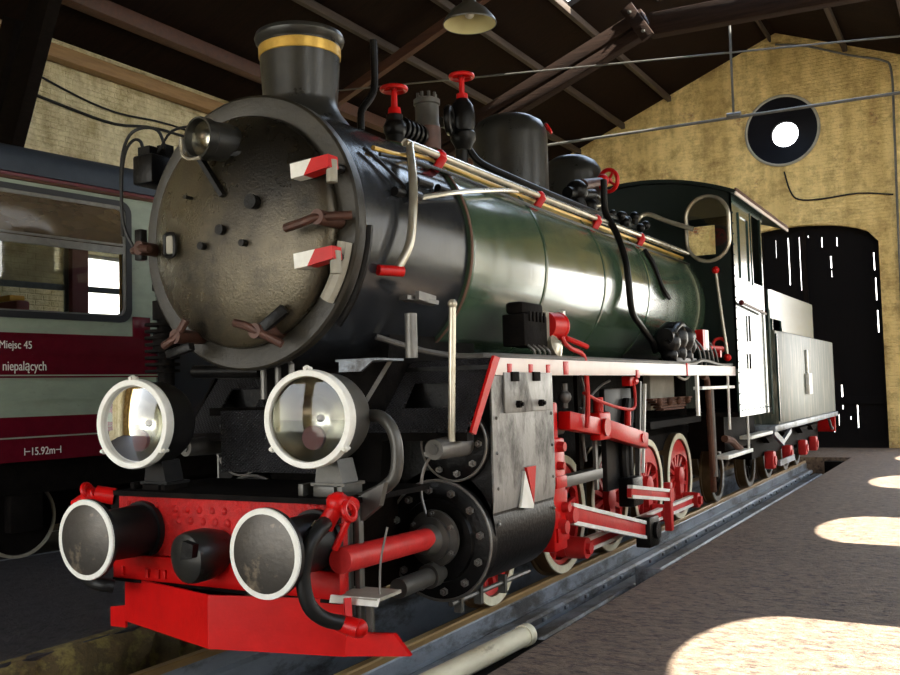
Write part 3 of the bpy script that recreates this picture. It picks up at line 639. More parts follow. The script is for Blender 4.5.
# --- handrail and pipes along the boiler
HX, HZ = .75, 3.62
hr = MB().tube([onb(1.874, 1.144, 1.0), onb(1.75, 1.20, 1.01), onb(1.624, 1.249, 1.01), onb(1.37, 1.317, 1.01), onb(1.18, 1.41, 1.01), onb(1.0, 1.53, 1.01), onb(.88, 1.62, 1.02), (HX + .01, 1.68, HZ - .01), (HX, 1.80, HZ), (HX, 4, HZ), (HX, 6.5, HZ + .01), (HX, 9.06, HZ + .03)], .032, 12)
hro = hr.build('handrail', M['bright'], P_)
for y in (2.12, 4.0, 5.5, 7.0):
    MB().bar((HX - .02, y - .05, HZ - .12), (HX + .03, y, HZ - .01), .07, .07, bev=.012).sph((HX, y, HZ), .052, 12, (1, 1.2, 1)).build('rail_bracket', M['red'], hro)
MB().cyl(onb(1.90, 1.0, .95), onb(1.875, 1.17, 1.03), .036, seg=14).build('rail_knob', M['red'], hro)
MB().tube([onb(.95, 1.15, .96), onb(.93, 1.5, .97), (.70, 2.0, 3.59), (.69, 3.5, 3.585), (.70, 6.0, 3.58), (.70, 9.0, 3.58)], .018, 8).build('lubricator_pipe', M['brass'], P_)
MB().tube([(.80, 1.2, 3.44), (.80, 2.0, 3.49), (.80, 4.5, 3.47), (.79, 9.0, 3.48)], .014, 8).build('lubricator_pipe', M['black'], P_)
MB().tube([onb(.985, 1.01, .955), onb(1.12, 1.17, .96), onb(1.26, 1.34, .96)], .014, 6).build('sand_pipe', M['black'], P_)
MB().tube([onb(1.304, 1.513, .97), onb(1.19, 1.99, 1.0), onb(1.06, 2.54, 1.0), onb(.91, 3.17, 1.0), onb(.76, 3.8, .99)], .020, 8).build('sand_pipe', M['bright'], P_)
for a, y0, y1, r in ((1.30, 1.40, 1.50, .04), (1.31, 1.18, 1.28, .032), (1.15, 1.55, 1.75, .03), (1.15, 1.85, 2.0, .03)):
    MB().cyl(onb(a, y0, .96), onb(a, y1, .96), r, seg=10).build('pipe_union', M['black'], P_)
MB().tube([(.72, 5.85, 4.12), (.72, 5.84, 3.9), (.74, 5.83, 3.72), (.86, 5.8, 3.50), (.965, 5.76, 3.20), (1.0, 5.74, 2.95), (1.0, 5.82, 2.62), (.99, 6.15, 2.47), (.99, 6.55, 2.30), (.97, 6.7, 2.2)], .038, 10).build('feed_pipe', M['black'], P_)
MB().tube([onb(1.0, 6.9, .975), onb(1.2, 6.95, .975), onb(1.5, 7.05, .98), onb(1.62, 7.3, .985)], .03, 8).build('feed_pipe', M['black'], P_)
MB().tube([(.10, 8.6, 3.95), (.10, 8.9, 4.18), (.22, 9.0, 4.26), (.5, 9.05, 4.13), (.84, 9.1, 3.99)], .035, 10).build('cab_front_pipe', M['bright'], P_)
# whistle-like fittings on top before the cab
MB().cyl((-.05, 8.2, 3.8), (-.05, 8.2, 4.15), .06, .04, 12).cyl((.25, 8.3, 3.8), (.25, 8.3, 4.1), .07, .05, 12).sph((.25, 8.3, 4.12), .07, 12).build('whistle', M['black'], P_)

# --- running boards, aprons and valances on both sides
def hole_plate(s):
    mb = MB(); x0, x1 = .34 * s, 1.28 * s
    top = Vector((0, 1.86, 2.02)); bot = Vector((0, 1.44, 1.53)); d = bot - top
    def p(x, t): return Vector((x, 0, 0)) + top + d * t
    hx0, hx1 = .70 * s, 1.06 * s; t0, t1 = .30, .68
    outer = [p(x0, 0), p(x1, 0), p(x1, 1), p(x0, 1)]; inner = [p(hx0, t0), p(hx1, t0), p(hx1, t1), p(hx0, t1)]
    mb.ringprism(outer, inner, (0, .012, -.012)); o = mb.build('sloping_tread', M['check'], P_)
    return o
for s in (1, -1):
    hole_plate(s)
    MB().box(.34 * s, 1.28 * s, 1.46, 1.56, 1.46, 1.53).build('tread_step', M['dull'], P_)
    MB().box(.62 * s, 1.30 * s, 1.86, 9.25, 2.0, 2.03).build('running_board', M['check'], P_)
    v = MB().box(1.288 * s, 1.306 * s, 1.86, 9.25, 1.905, 2.032, .004).build('valance', M['pink'], P_)
    MB().prism([(1.29 * s, 1.84, 2.045), (1.29 * s, 1.93, 2.03), (1.29 * s, 1.53, 1.50), (1.29 * s, 1.47, 1.52)], (.022 * s, 0, 0)).build('valance_end', M['red' if s > 0 else 'dull'], P_)
    if s > 0:
        for y0, y1, z0, z1 in ((2.05, 2.12, 1.91, 1.99), (2.42, 2.49, 1.91, 1.99), (2.75, 2.82, 1.91, 1.99), (3.10, 3.2, 1.91, 2.02), (4.95, 5.05, 1.88, 1.96), (6.78, 6.83, 1.90, 2.05)): MB().box(1.30, 1.315, y0, y1, z0, z1, .003).build('valance_bracket', M['red'], P_)
    # front deck, frames
    MB().box(.50 * s, .53 * s, .55, 9.2, .42, 1.16).build('frame_plate', M['frame'], P_)
MB().tube([(.6, 1.4, 2.2), (.8, 1.7, 2.1), (1.0, 1.9, 2.055), (1.22, 2.0, 2.05), (1.25, 3, 2.05), (1.26, 6, 2.05), (1.26, 7.2, 2.05), (1.24, 7.8, 2.1), (1.26, 8.6, 2.05), (1.27, 9.2, 2.06)], .022, 8).build('oil_pipe', M['pipe'], P_)
MB().box(-1.02, 1.0, .47, 1.42, 1.135, 1.17).build('front_deck', M['dull'], P_)
MB().box(-.55, .36, 1.05, 1.10, 1.26, 1.70).build('front_tread', M['check'], P_)
MB().box(-.9, .5, 1.30, 1.36, 1.66, 1.72).build('front_step_bar', M['dull'], P_)
MB().cyl((-.85, 1.1, 2.0), (-.2, 1.1, 1.98), .05, seg=12).build('cross_pipe', M['black'], P_)
many('drain_pipe', M['pipe'], P_, lambda mb, p: mb.cyl(p, p + Vector((0, 0, .24)), .022, seg=8), [(x, .95, 1.78) for x in (-.05, .08, .2)])
MB().box(.5, .84, 1.05, 1.38, 2.02, 2.035).prism([(.52, 1.06, 2.02), (.80, 1.06, 2.02), (.70, 1.06, 1.95), (.52, 1.06, 1.95)], (0, .02, 0)).build('smokebox_step', M['trackbeam'], P_)
MB().bar((.72, 1.4, 2.03), (.45, 1.2, 1.5), .03, .03).build('smokebox_stay', M['pipe'], P_)
# curved edge plate right of the smokebox
pts = [onb(a, .79, .985) for a in [1.62 + .1 * k for k in range(8)]]
MB().tube(pts, .022, 6).build('smokebox_edge', M['black'], P_)
mb = MB().tube([onb(a, .70, .87) for a in [1.75 + .09 * k for k in range(6)]], .05, 8); mb.build('door_gasket', M['ash'], P_)

# --- buffer beam
bb = MB().box(-1.0, .93, .50, .56, .57, 1.135, .006)
for k in range(5):
    for z in (1.06, .985): bb.rivet((-.45 + .11 * k + (.03 if z < 1 else 0), .50, z), .026, (1, .7, 1))
for x, z in ((-.9, 1.08), (-.62, 1.08), (.62, 1.06), (.86, 1.06), (.85, .72)): bb.rivet((x, .5, z), .022, (1, .7, 1))
bbo = bb.build('buffer_beam', M['redrough'], P_)
lb = MB().box(-.99, .95, .44, .50, .575, .742, .005)
for x in (-.9, -.66, -.56, -.5): lb.box(x, x + .025, .425, .44, .60, .66)
lb.build('lower_beam', M['red'], bbo)
MB().box(-.985, .955, .43, .47, .558, .578).build('beam_ledge', M['dull'], bbo)
MB().box(.885, .925, .565, .62, .36, 1.13, .005).build('beam_end_angle', M['lampgrey'], bbo)
MB().box(.945, .985, .60, .65, .33, 1.13, .005).build('beam_end_angle', M['lampgrey'], bbo)
many('beam_bolt', M['black'], bbo, lambda mb, p: mb.bolt(p, (0, -1, 0), .03, .03), [(.90, .50, z) for z in (.86, .95, 1.04)])
def buffer(x):
    o = MB().cyl((x, .10, .91), (x, .50, .91), .165, .175, 32).cyl((x, .46, .91), (x, .50, .91), .195, seg=32).build('buffer', M['lampdark'], P_)
    hd = MB().lathe([(0, -.022), (.10, -.018), (.18, -.006), (.226, .006)], (x, .0, .91), (0, 1, 0), 48).build('buffer_face', M['buffer'], o)
    MB().lathe([(.224, .004), (.255, .006), (.258, .02), (.224, .02)], (x, .0, .91), (0, 1, 0), 48, True).build('buffer_rim', M['white'], o)
    MB().lathe([(.257, .014), (.257, .05), (.10, .11), (.0, .12)], (x, .0, .91), (0, 1, 0), 48).build('buffer_back', M['lampdark'], o)
buffer(-.744); buffer(.744)
cp = MB().lathe([(0, -.1), (.10, -.09), (.155, -.06), (.165, -.02), (.165, .1), (.13, .22), (.08, .3)], (-.07, .28, .80), (.15, 1, .05), 32).box(-.13, .03, .30, .50, .70, .92, .02)
cpo = cp.build('coupling', M['gloss'], P_)
MB().prism([(-.05, .145, .80), (.05, .145, .82), (.06, .145, .90), (-.03, .145, .92)], (0, .05, 0)).build('coupling_slot', M['black'], cpo)
# --- snow plough
A = (.20, .12); Lq = (-.965, .52); Rq = (.945, .50)
pl = MB(); t_ = .018
def wall(p0, p1, z0a, z1a, z0b, z1b):
    a, b = Vector((*p0, 0)), Vector((*p1, 0)); n = Vector((-(b - a).y, (b - a).x, 0)).normalized() * t_
    pl.prism([(a.x, a.y, z0a), (b.x, b.y, z0b), (b.x, b.y, z1b), (a.x, a.y, z1a)], n)
wall(Lq, A, .262, .565, .295, .615); wall(A, Rq, .295, .615, .235, .57)
plo = pl.build('snow_plough', M['red'], P_)
pl = MB(); wall((-1.16, .56), Lq, .20, .335, .215, .37)
pl.build('plough_wing', M['red'], plo)
pl = MB(); pl.prism([(.89, .50, .232), (1.445, .42, .315), (1.325, .44, .42), (1.18, .47, .40), (.96, .50, .38)], (.004, .018, .006))
pl.build('plough_wing', M['red'], plo)
for x in (-.4, .3): MB().box(x, x + .1, .4, 1.4, .40, .5).build('plough_stay', M['dull'], plo)
# --- big headlamps
def headlamp(x, z, y, yaw, rr, body):
    d = Vector((math.sin(yaw), -math.cos(yaw), 0))       # the way the lamp looks
    c = Vector((x, y, z)); ax = -d
    o = MB().lathe([(rr * .9, .02), (rr * .93, .02), (rr * .93, .27), (rr * .86, .33), (0, .35)], c, ax, 48).build('headlamp', body, P_)
    MB().lathe([(rr * .855, -.01), (rr * .87, -.02), (rr * .98, -.02), (rr, -.01), (rr, .05), (rr * .93, .06), (rr * .865, .03)], c, ax, 56, True).build('lamp_rim', M['white'], o)
    MB().lathe([(rr * .87, .02), (rr * .80, .07), (rr * .6, .15), (rr * .4, .20), (rr * .15, .225), (0, .23)], c, ax, 48).build('reflector', M['reflector'], o)
    MB().lathe([(rr * .87, .01), (rr * .5, -.012), (0, -.022)], c, ax, 48).build('lamp_glass', M['glass'], o)
    side = Vector((0, 0, 1)).cross(ax)
    p = c + Vector((0, 0, -.115)) + side * -.01 + ax * .04
    MB().cyl(p, p + ax * .03, .075, seg=24).build('red_lens', M['darkred'], o)
    MB().sph(c + ax * .16, .028, 14).build('bulb', M['lampgrey'], o)
    many('rim_screw', M['white'], o, lambda mb, q: mb.sph(q, .022, 10).cyl(q - ax * .03, q + ax * .05, .012, seg=8),
         [c + side * (-rr * math.cos(a) * 1.02) + Vector((0, 0, rr * math.sin(a) * 1.02)) for a in (PI / 2, PI / 2 + 2.2, PI / 2 - 2.2)])
    # foot and bracket
    b0 = c + ax * .17
    mb = MB(); mb.prism([(b0.x - .04, b0.y + .0, z - rr * .85), (b0.x + .11, b0.y + .0, z - rr * .85), (b0.x + .15, b0.y + .0, z - rr - .10), (b0.x - .06, b0.y + .0, z - rr - .10)], (0, .17, 0))
    mb.box(b0.x - .08, b0.x + .18, b0.y - .02, b0.y + .2, z - rr - .12, z - rr - .10); mb.build('lamp_foot', body, o)
    for u0, u1 in ((-.18, -.14), (.12, .16), (-.06, .10)): MB().box(b0.x + u0, b0.x + u1, b0.y - .02, b0.y + .2, 1.165, z - rr - .11, .004).build('lamp_bracket', M['lampgrey'] if body == M['lampgrey'] else M['dull'], o)
headlamp(-.76, 1.635, .42, .12, .308, M['lampdark']); headlamp(.75, 1.655, .42, .15, .302, M['lampgrey'])
# upper lamp on the smokebox
c = Vector((-.05, .36, 3.50)); ax = Vector((.12, 1, .03)).normalized()
o = MB().lathe([(.118, .05), (.125, -.02), (.138, -.02), (.138, .05), (.128, .06), (.128, .26), (.08, .31), (0, .32), (0, .16)], c, ax, 36).build('top_lamp', M['gloss'], P_)
MB().lathe([(.117, .03), (.105, .08), (.07, .12), (0, .14)], c, ax, 30).build('reflector', M['reflector'], o)
MB().bar((-.16, .48, 3.40), (.02, .50, 3.13), .03, .055, (0, 1, 0)).bar((-.16, .48, 3.40), (.15, .6, 3.42), .05, .03).bar((0, .6, 3.38), (.12, .70, 3.50), .05, .05).build('lamp_arm', M['black'], o)
MB().tube([(-.20, .34, 3.52), (-.19, .34, 3.42), (-.12, .33, 3.365), (-.02, .33, 3.36)], .012, 6).build('lamp_wire', M['bright'], o)
# box of cables left of the smokebox
o = MB().box(-1.06, -.86, .70, .98, 3.38, 3.60, .02).box(-1.02, -.9, .72, .80, 3.6, 3.66).box(-.95, -.86, .84, .92, 3.6, 3.69).build('junction_box', M['black'], P_)
MB().tube([(-.98, .74, 3.62), (-.99, .72, 3.70), (-1.04, .70, 3.715), (-1.10, .68, 3.64), (-1.12, .66, 3.45), (-1.11, .66, 3.1), (-1.04, .70, 2.9)], .012, 6).build('cable', M['rubber'], o)
MB().tube([(-.88, .86, 3.66), (-.90, .80, 3.79), (-1.0, .72, 3.80), (-1.09, .68, 3.72), (-1.13, .66, 3.5), (-1.12, .66, 3.0)], .012, 6).build('cable', M['rubber'], o)
MB().tube([(-.9, .80, 3.62), (-.7, .75, 3.74), (-.4, .7, 3.72)], .01, 6).build('cable', M['rubber'], o)
# left-hand pump and pipes behind the door rim
v = MB()
for z in (2.15, 2.4, 2.62, 2.95): v.cyl((-1.04, 1.0, z), (-1.04, 1.0, z + .14), .1, seg=16)
v.cyl((-1.04, 1.0, 1.9), (-1.04, 1.0, 3.2), .06, seg=12)
for k in range(8): v.cyl((-1.06, .98, 2.0 + k * .05), (-1.06, .98, 2.02 + k * .05), .13, seg=20)
v.build('air_pump', M['dull'], P_)

# --- cylinders
def cylinder(s):
    # cladding
    prof = [(1.30, 1.90), (1.30, 1.10)]
    for k in range(1, 13):
        a = k / 12 * 1.3; prof.append((.80 + .5 * math.cos(a), 1.10 - .70 * math.sin(a)))
    inner = [(x - .02, z + (.02 if k > 1 else 0)) for k, (x, z) in enumerate(prof)]
    poly = prof + inner[::-1]
    cl = MB().prism([(s * x, 1.80, z) for x, z in poly], (0, 1.08, 0))
    for y in (1.86, 2.83):
        for z in (1.6, 1.35, 1.1, .85): cl.rivet((s * 1.303, y, z), .013)
    clo = cl.build('cylinder_cladding', M['steel'], P_)
    MB().box(s * 1.30, s * 1.318, 1.98, 2.84, 1.63, 1.925, .004).build('cladding_panel', M['steel'], clo)
    many('panel_bolt', M['dull'], clo, lambda mb, p: mb.bolt(p, (s, 0, 0), .03, .035), [(s * 1.315, y, 1.69) for y in (2.18, 2.58)])
    many('panel_clip', M['dull'], clo, lambda mb, p: mb.box(s * 1.315, s * 1.335, p.y, p.y + .12, 1.86, 1.93, .004), [(s * 1.315, y, 1.86) for y in (2.08, 2.46)])
    if s > 0:
        MB().prism([(1.302, 2.30, 1.215), (1.302, 2.47, 1.215), (1.302, 2.41, .93)], (.02, 0, 0)).build('red_marker', M['red'], clo)
        MB().prism([(1.302, 2.27, 1.19), (1.302, 2.41, .93), (1.302, 2.40, .90), (1.302, 2.18, .93), (1.302, 2.20, .97)], (.02, 0, 0)).build('white_marker', M['white'], clo)
    MB().box(s * .45, s * 1.285, 1.80, 2.86, .86, 1.98).build('cylinder_block', M['black'], P_)
    MB().cyl((s * .86, 1.80, .80), (s * .86, 2.86, .80), .44, seg=48).build('cylinder_barrel', M['black'], P_)
    # big cover
    cv = MB().lathe([(.435, .08), (.435, .0), (.41, -.01), (.30, -.02), (.29, -.045), (.12, -.06), (0, -.06)], (s * .865, 1.75, .735), (0, 1, 0), 64)
    cvo = cv.build('cylinder_cover', M['black'], P_)
    MB().torus((s * .865, 1.745, .735), (0, 1, 0), .425, .012, 64, 8).build('cover_ring', M['boltsteel'], cvo)
    many('cover_bolt', M['boltsteel'], cvo, lambda mb, p: mb.bolt(p, (0, -1, 0), .028, .03), [(s * (.865 + .36 * math.cos(a)), 1.73, .735 + .36 * math.sin(a)) for a in [2 * PI * k / 12 + .15 for k in range(12)]])
    # gland and tail rod
    gl = MB().lathe([(.15, -.02), (.15, -.05), (.20, -.05), (.20, -.08), (.15, -.09), (.15, -.12), (.11, -.13), (.085, -.24), (.0, -.24)], (s * .905, 1.68, .77), (0, 1, 0), 40)
    for k in range(6):
        a = PI * k / 3; gl.box(s * .905 + .12 * math.cos(a) - .02, s * .905 + .12 * math.cos(a) + .02, 1.60, 1.69, .77 + .12 * math.sin(a) - .02, .77 + .12 * math.sin(a) + .02)
    glo = gl.build('gland', M['lampgrey'], cvo)
    many('gland_bolt', M['boltsteel'], cvo, lambda mb, p: mb.bolt(p, (0, -1, 0), .02, .02), [(s * .905 + .175 * math.cos(a), 1.60, .77 + .175 * math.sin(a)) for a in [PI * k / 3 + .5 for k in range(6)]])
    MB().cyl((s * .985, .40, .822), (s * .925, 1.48, .785), .078, .074, 28).build('tail_rod_tube', M['wred'], P_)
    MB().cyl((s * .92, 1.12, .515), (s * .90, 1.73, .52), .066, .06, 22).cyl((s * .905, 1.52, .518), (s * .90, 1.62, .52), .085, seg=22).build('drain_valve', M['lampgrey'], P_)
    # valve chest cover with guide tube
    vc = MB().lathe([(.275, .08), (.275, .0), (.25, -.012), (.11, -.03), (0, -.03)], (s * 1.005, 1.76, 1.425), (0, 1, 0), 48)
    vco = vc.build('valve_chest_cover', M['black'], P_)
    MB().torus((s * 1.005, 1.755, 1.425), (0, 1, 0), .265, .010, 48, 8).build('cover_ring', M['boltsteel'], vco)
    many('cover_bolt', M['boltsteel'], vco, lambda mb, p: mb.bolt(p, (0, -1, 0), .024, .03), [(s * (1.005 + .215 * math.cos(a)), 1.745, 1.425 + .215 * math.sin(a)) for a in [2 * PI * k / 9 for k in range(9)]])
    MB().cyl((s * 1.13, 1.27, 1.415), (s * 1.10, 1.75, 1.42), .068, .082, 24).cyl((s * 1.13, 1.25, 1.415), (s * 1.13, 1.28, 1.415), .035, seg=12).build('valve_guide', M['pipe'], vco)
    # drain cocks under the cylinder
    mb = MB().cyl((s * .98, 1.70, .30), (s * .98, 3.0, .30), .02, seg=8)
    for y in (1.8, 2.1, 2.5): mb.box(s * .95, s * 1.01, y, y + .04, .22, .36)
    mb.build('drain_cock_rod', M['lampgrey'], P_)
cylinder(1); cylinder(-1)
MB().cyl((1.175, 1.43, 1.46), (1.20, 1.45, 2.385), .027, .025, 14).sph((1.20, 1.45, 2.395), .035, 14).build('stanchion', M['bright'], P_)
MB().cyl((1.0, 1.23, 2.03), (1.0, 1.23, 2.33), .042, seg=16).build('vent_pipe', M['pipe'], P_)
MB().bar((1.0, 1.32, 2.46), (1.0, 1.55, 2.44), .03, .06).bar((.9, 1.3, 2.45), (1.0, 1.55, 2.42), .1, .03).build('vent_lug', M['pipe'], P_)
MB().tube([(1.0, 1.70, 1.45), (.86, 1.62, 1.3), (.82, 1.60, 1.1), (.86, 1.6, .92)], .012, 6).build('oil_pipe', M['pipe'], P_)
MB().tube([(.95, .80, 1.66), (1.06, .76, 1.65), (1.14, .75, 1.58), (1.175, .75, 1.46), (1.16, .75, 1.30), (1.08, .75, 1.22), (.95, .75, 1.16), (.83, .74, 1.12)], .04, 12).build('steam_heat_pipe', M['lampgrey'], P_)
MB().prism([(.86, .62, 1.12), (1.16, .62, 1.26), (1.12, .62, 1.12), (.98, .62, 1.02), (.86, .62, 1.0)], (0, .05, 0)).build('pipe_bracket', M['lampgrey'], P_)
# --- brake hose with red cocks
h = MB().tube([(.955, .31, 1.055), (.985, .2, 1.025), (.968, .12, .933), (.945, .10, .781), (.969, .12, .622), (1.011, .2, .533), (1.07, .30, .49)], .044, 14).build('brake_hose', M['rubber'], P_)
MB().cyl((.935, .32, 1.03), (1.01, .36, 1.16), .055, .045, 16).sph((1.0, .37, 1.16), .07, 14).cyl((.92, .40, 1.17), (1.08, .40, 1.16), .04, seg=12).torus((1.08, .37, 1.12), (1, 0, .3), .05, .02, 18, 8).cyl((1.08, .35, 1.06), (1.0, .33, .90), .02, .022, 10).cyl((1.0, .42, 1.15), (1.0, .52, 1.13), .05, seg=12).build('hose_cock', M['red'], h)
MB().cyl((1.04, .30, .49), (1.16, .33, .46), .05, .055, 16).sph((1.15, .34, .46), .056, 12).bar((1.08, .34, .5), (1.06, .36, .62), .04, .05).build('hose_coupling', M['red'], h)
MB().cyl((.905, .30, 1.01), (.925, .31, 1.035), .054, seg=16).build('hose_clip', M['bright'], h)
MB().sph((-1.20, .42, 1.13), .065, 14).cyl((-1.30, .38, 1.06), (-1.16, .44, 1.15), .05, .055, 14).cyl((-1.16, .44, 1.15), (-1.06, .52, 1.12), .055, .06, 14).torus((-1.2, .40, 1.17), (1, .2, .4), .045, .02, 18, 8).build('hose_cock', M['red'], P_)
MB().tube([(-1.30, .38, 1.06), (-1.30, .34, .9), (-1.22, .3, .70), (-1.0, .24, .6), (-.86, .22, .58), (-.8, .28, .56)], .045, 12).build('brake_hose', M['rubber'], P_)
MB().box(-1.08, -.99, .50, .60, .9, 1.14).build('hose_bracket', M['dull'], P_)
# --- front footstep
st = MB().prism([(.90, .42, .585), (1.24, .40, .60), (1.24, .66, .605), (.90, .66, .60)], (0, 0, .02)).build('footstep', M['ash'], P_)
MB().prism([(.895, .405, .57), (1.25, .385, .58), (1.25, .405, .622), (.895, .42, .612)], (0, .012, 0)).build('step_edge', M['white'], st)
MB().box(1.0, 1.04, .63, .66, .34, .62).build('step_hanger', M['lampgrey'], st)
MB().tube([(1.18, .52, .62), (1.17, .55, .8), (1.19, .6, 1.0)], .007, 6).build('step_chain', M['pipe'], st)

# --- wheels
def wheel(s, y, r, nsp, main=True, par=None, red='wred'):
    par = par or P_; xo, xi = s * .70, s * .56; d = Vector((s, 0, 0)); zc = r + .004
    mb = MB()
    ri = r - .085
    mb.lathe([(ri, .015), (ri + .01, .10), (ri - .045, .09), (ri - .045, .03)], (xi, y, zc), d, 48, True)
    mb.lathe([(0, -.02), (.12 * r / .575, -.02), (.12 * r / .575, .15), (.085 * r / .575, .165), (0, .165)], (xi, y, zc), d, 24)
    for k in range(nsp):
        a = 2 * PI * k / nsp + .2; c_, s_ = math.cos(a), math.sin(a)
        mb.bar((xi + s * .06, y + .1 * r * c_, zc + .1 * r * s_), (xi + s * .06, y + (ri - .02) * c_, zc + (ri - .02) * s_), .05, .05, (s, 0, 0))
    if main:   # crescent counterweight above, crank boss below
        arc = []; n = 12
        for k in range(n + 1):
            a = .35 + (PI - .7) * k / n; arc.append((y + (ri - .03) * math.cos(a), zc + (ri - .03) * math.sin(a)))
        arc2 = [(y + (ri * .80) * math.cos(a) * 1.02, zc + .10 + (ri * .38) * math.sin(a)) for a in [.35 + (PI - .7) * k / n for k in range(n + 1)]][::-1]
        mb.prism([(xi + s * .03, a, b) for a, b in arc + arc2], (s * .085, 0, 0))
        mb.cyl((xi + s * .02, y, zc - .32), (xi + s * .17, y, zc - .32), .11, .10, 20)
        mb.bar((xi + s * .08, y, zc), (xi + s * .08, y, zc - .32), .16, .14, (s, 0, 0))
    wo = mb.build('wheel', M[red], par)
    MB().lathe([(r, .0), (r - .004, .128), (r - .085, .13), (r - .085, .005), (r, -.0), (r + .025, -.005), (r + .025, -.03), (r - .08, -.03)], (xi, y, zc), d, 64, False).build('tyre', M['tyre'], wo)
    MB().lathe([(r - .006, .128), (r - .010, .138), (r - .075, .138), (r - .082, .128)], (xi, y, zc), d, 64, True).build('tyre_face', M['cream' if red == 'wred' else 'boltsteel'], wo)
    return wo
WY = [4.45, 5.78, 7.12, 8.48]; WR = .575
for s in (1, -1):
    for y in WY: wheel(s, y, WR, 12)
    wheel(s, 2.95, .40, 9, False)
for y in WY + [2.95]: MB().cyl((-.56, y, WR if y > 3 else .404), (.56, y, WR if y > 3 else .404), .08, seg=16).build('axle', M['frame'], P_)
# --- rods (the crank pins stand at the bottom)
def rod_bar(p0, p1, h, th, name, m=M['wred'], edge=M['white'], par=None):
    p0, p1 = Vector(p0), Vector(p1)
    o = MB().bar(p0, p1, th, h, (0, 0, 1), .004).build(name, m, par or P_)
    u = Vector((0, 0, 1)); sgn = 1 if p0.x > 0 else -1
    for q in (h / 2 - .008, -h / 2 + .008):
        MB().bar(p0 + u * q + Vector((sgn * .012, 0, 0)), p1 + u * q + Vector((sgn * .012, 0, 0)), th + .006, .035).build('rod_edge', edge, o)
    return o
for s in (1, -1):
    X = s * .95
    ro = rod_bar((s * 1.10, 3.62, .70), (s * 1.10, 5.72, .255), .17, .06, 'connecting_rod')
    be = MB().bar((s * 1.10, 5.60, .25), (s * 1.10, 5.92, .24), .16, .32, (0, 0, 1), .015).cyl((s * 1.0, 5.78, .255), (s * 1.22, 5.78, .255), .09, seg=20).build('big_end', M['black'], ro)
    MB().cyl((s * .70, 5.78, .259), (s * 1.2, 5.78, .259), .06, seg=16).build('crank_pin', M['pipe'], P_)
    for a, b in ((4.45, 5.78), (5.78, 7.12), (7.12, 8.48)):
        rod_bar((s * .84, a + .08, .262), (s * .84, b - .08, .262), .12, .05, 'coupling_rod')
    for y in (4.45, 7.12, 8.48):
        MB().cyl((s * .74, y, .259), (s * .93, y, .259), .11, .10, 20).cyl((s * .93, y, .259), (s * .97, y, .259), .06, seg=6).build('crank_pin', M['wred'], P_)
    rod_bar((s * 1.14, 5.10, .735), (s * 1.14, 6.44, .555), .115, .05, 'eccentric_rod')
    MB().bar((s * 1.14, 6.42, .70), (s * 1.14, 6.42, .16), .08, .10, (0, 1, 0), .01).build('return_crank', M['wred'], P_)
    MB().cyl((s * 1.10, 6.42, .557), (s * 1.19, 6.42, .557), .085, seg=16).build('crank_bearing', M['wred'], P_)
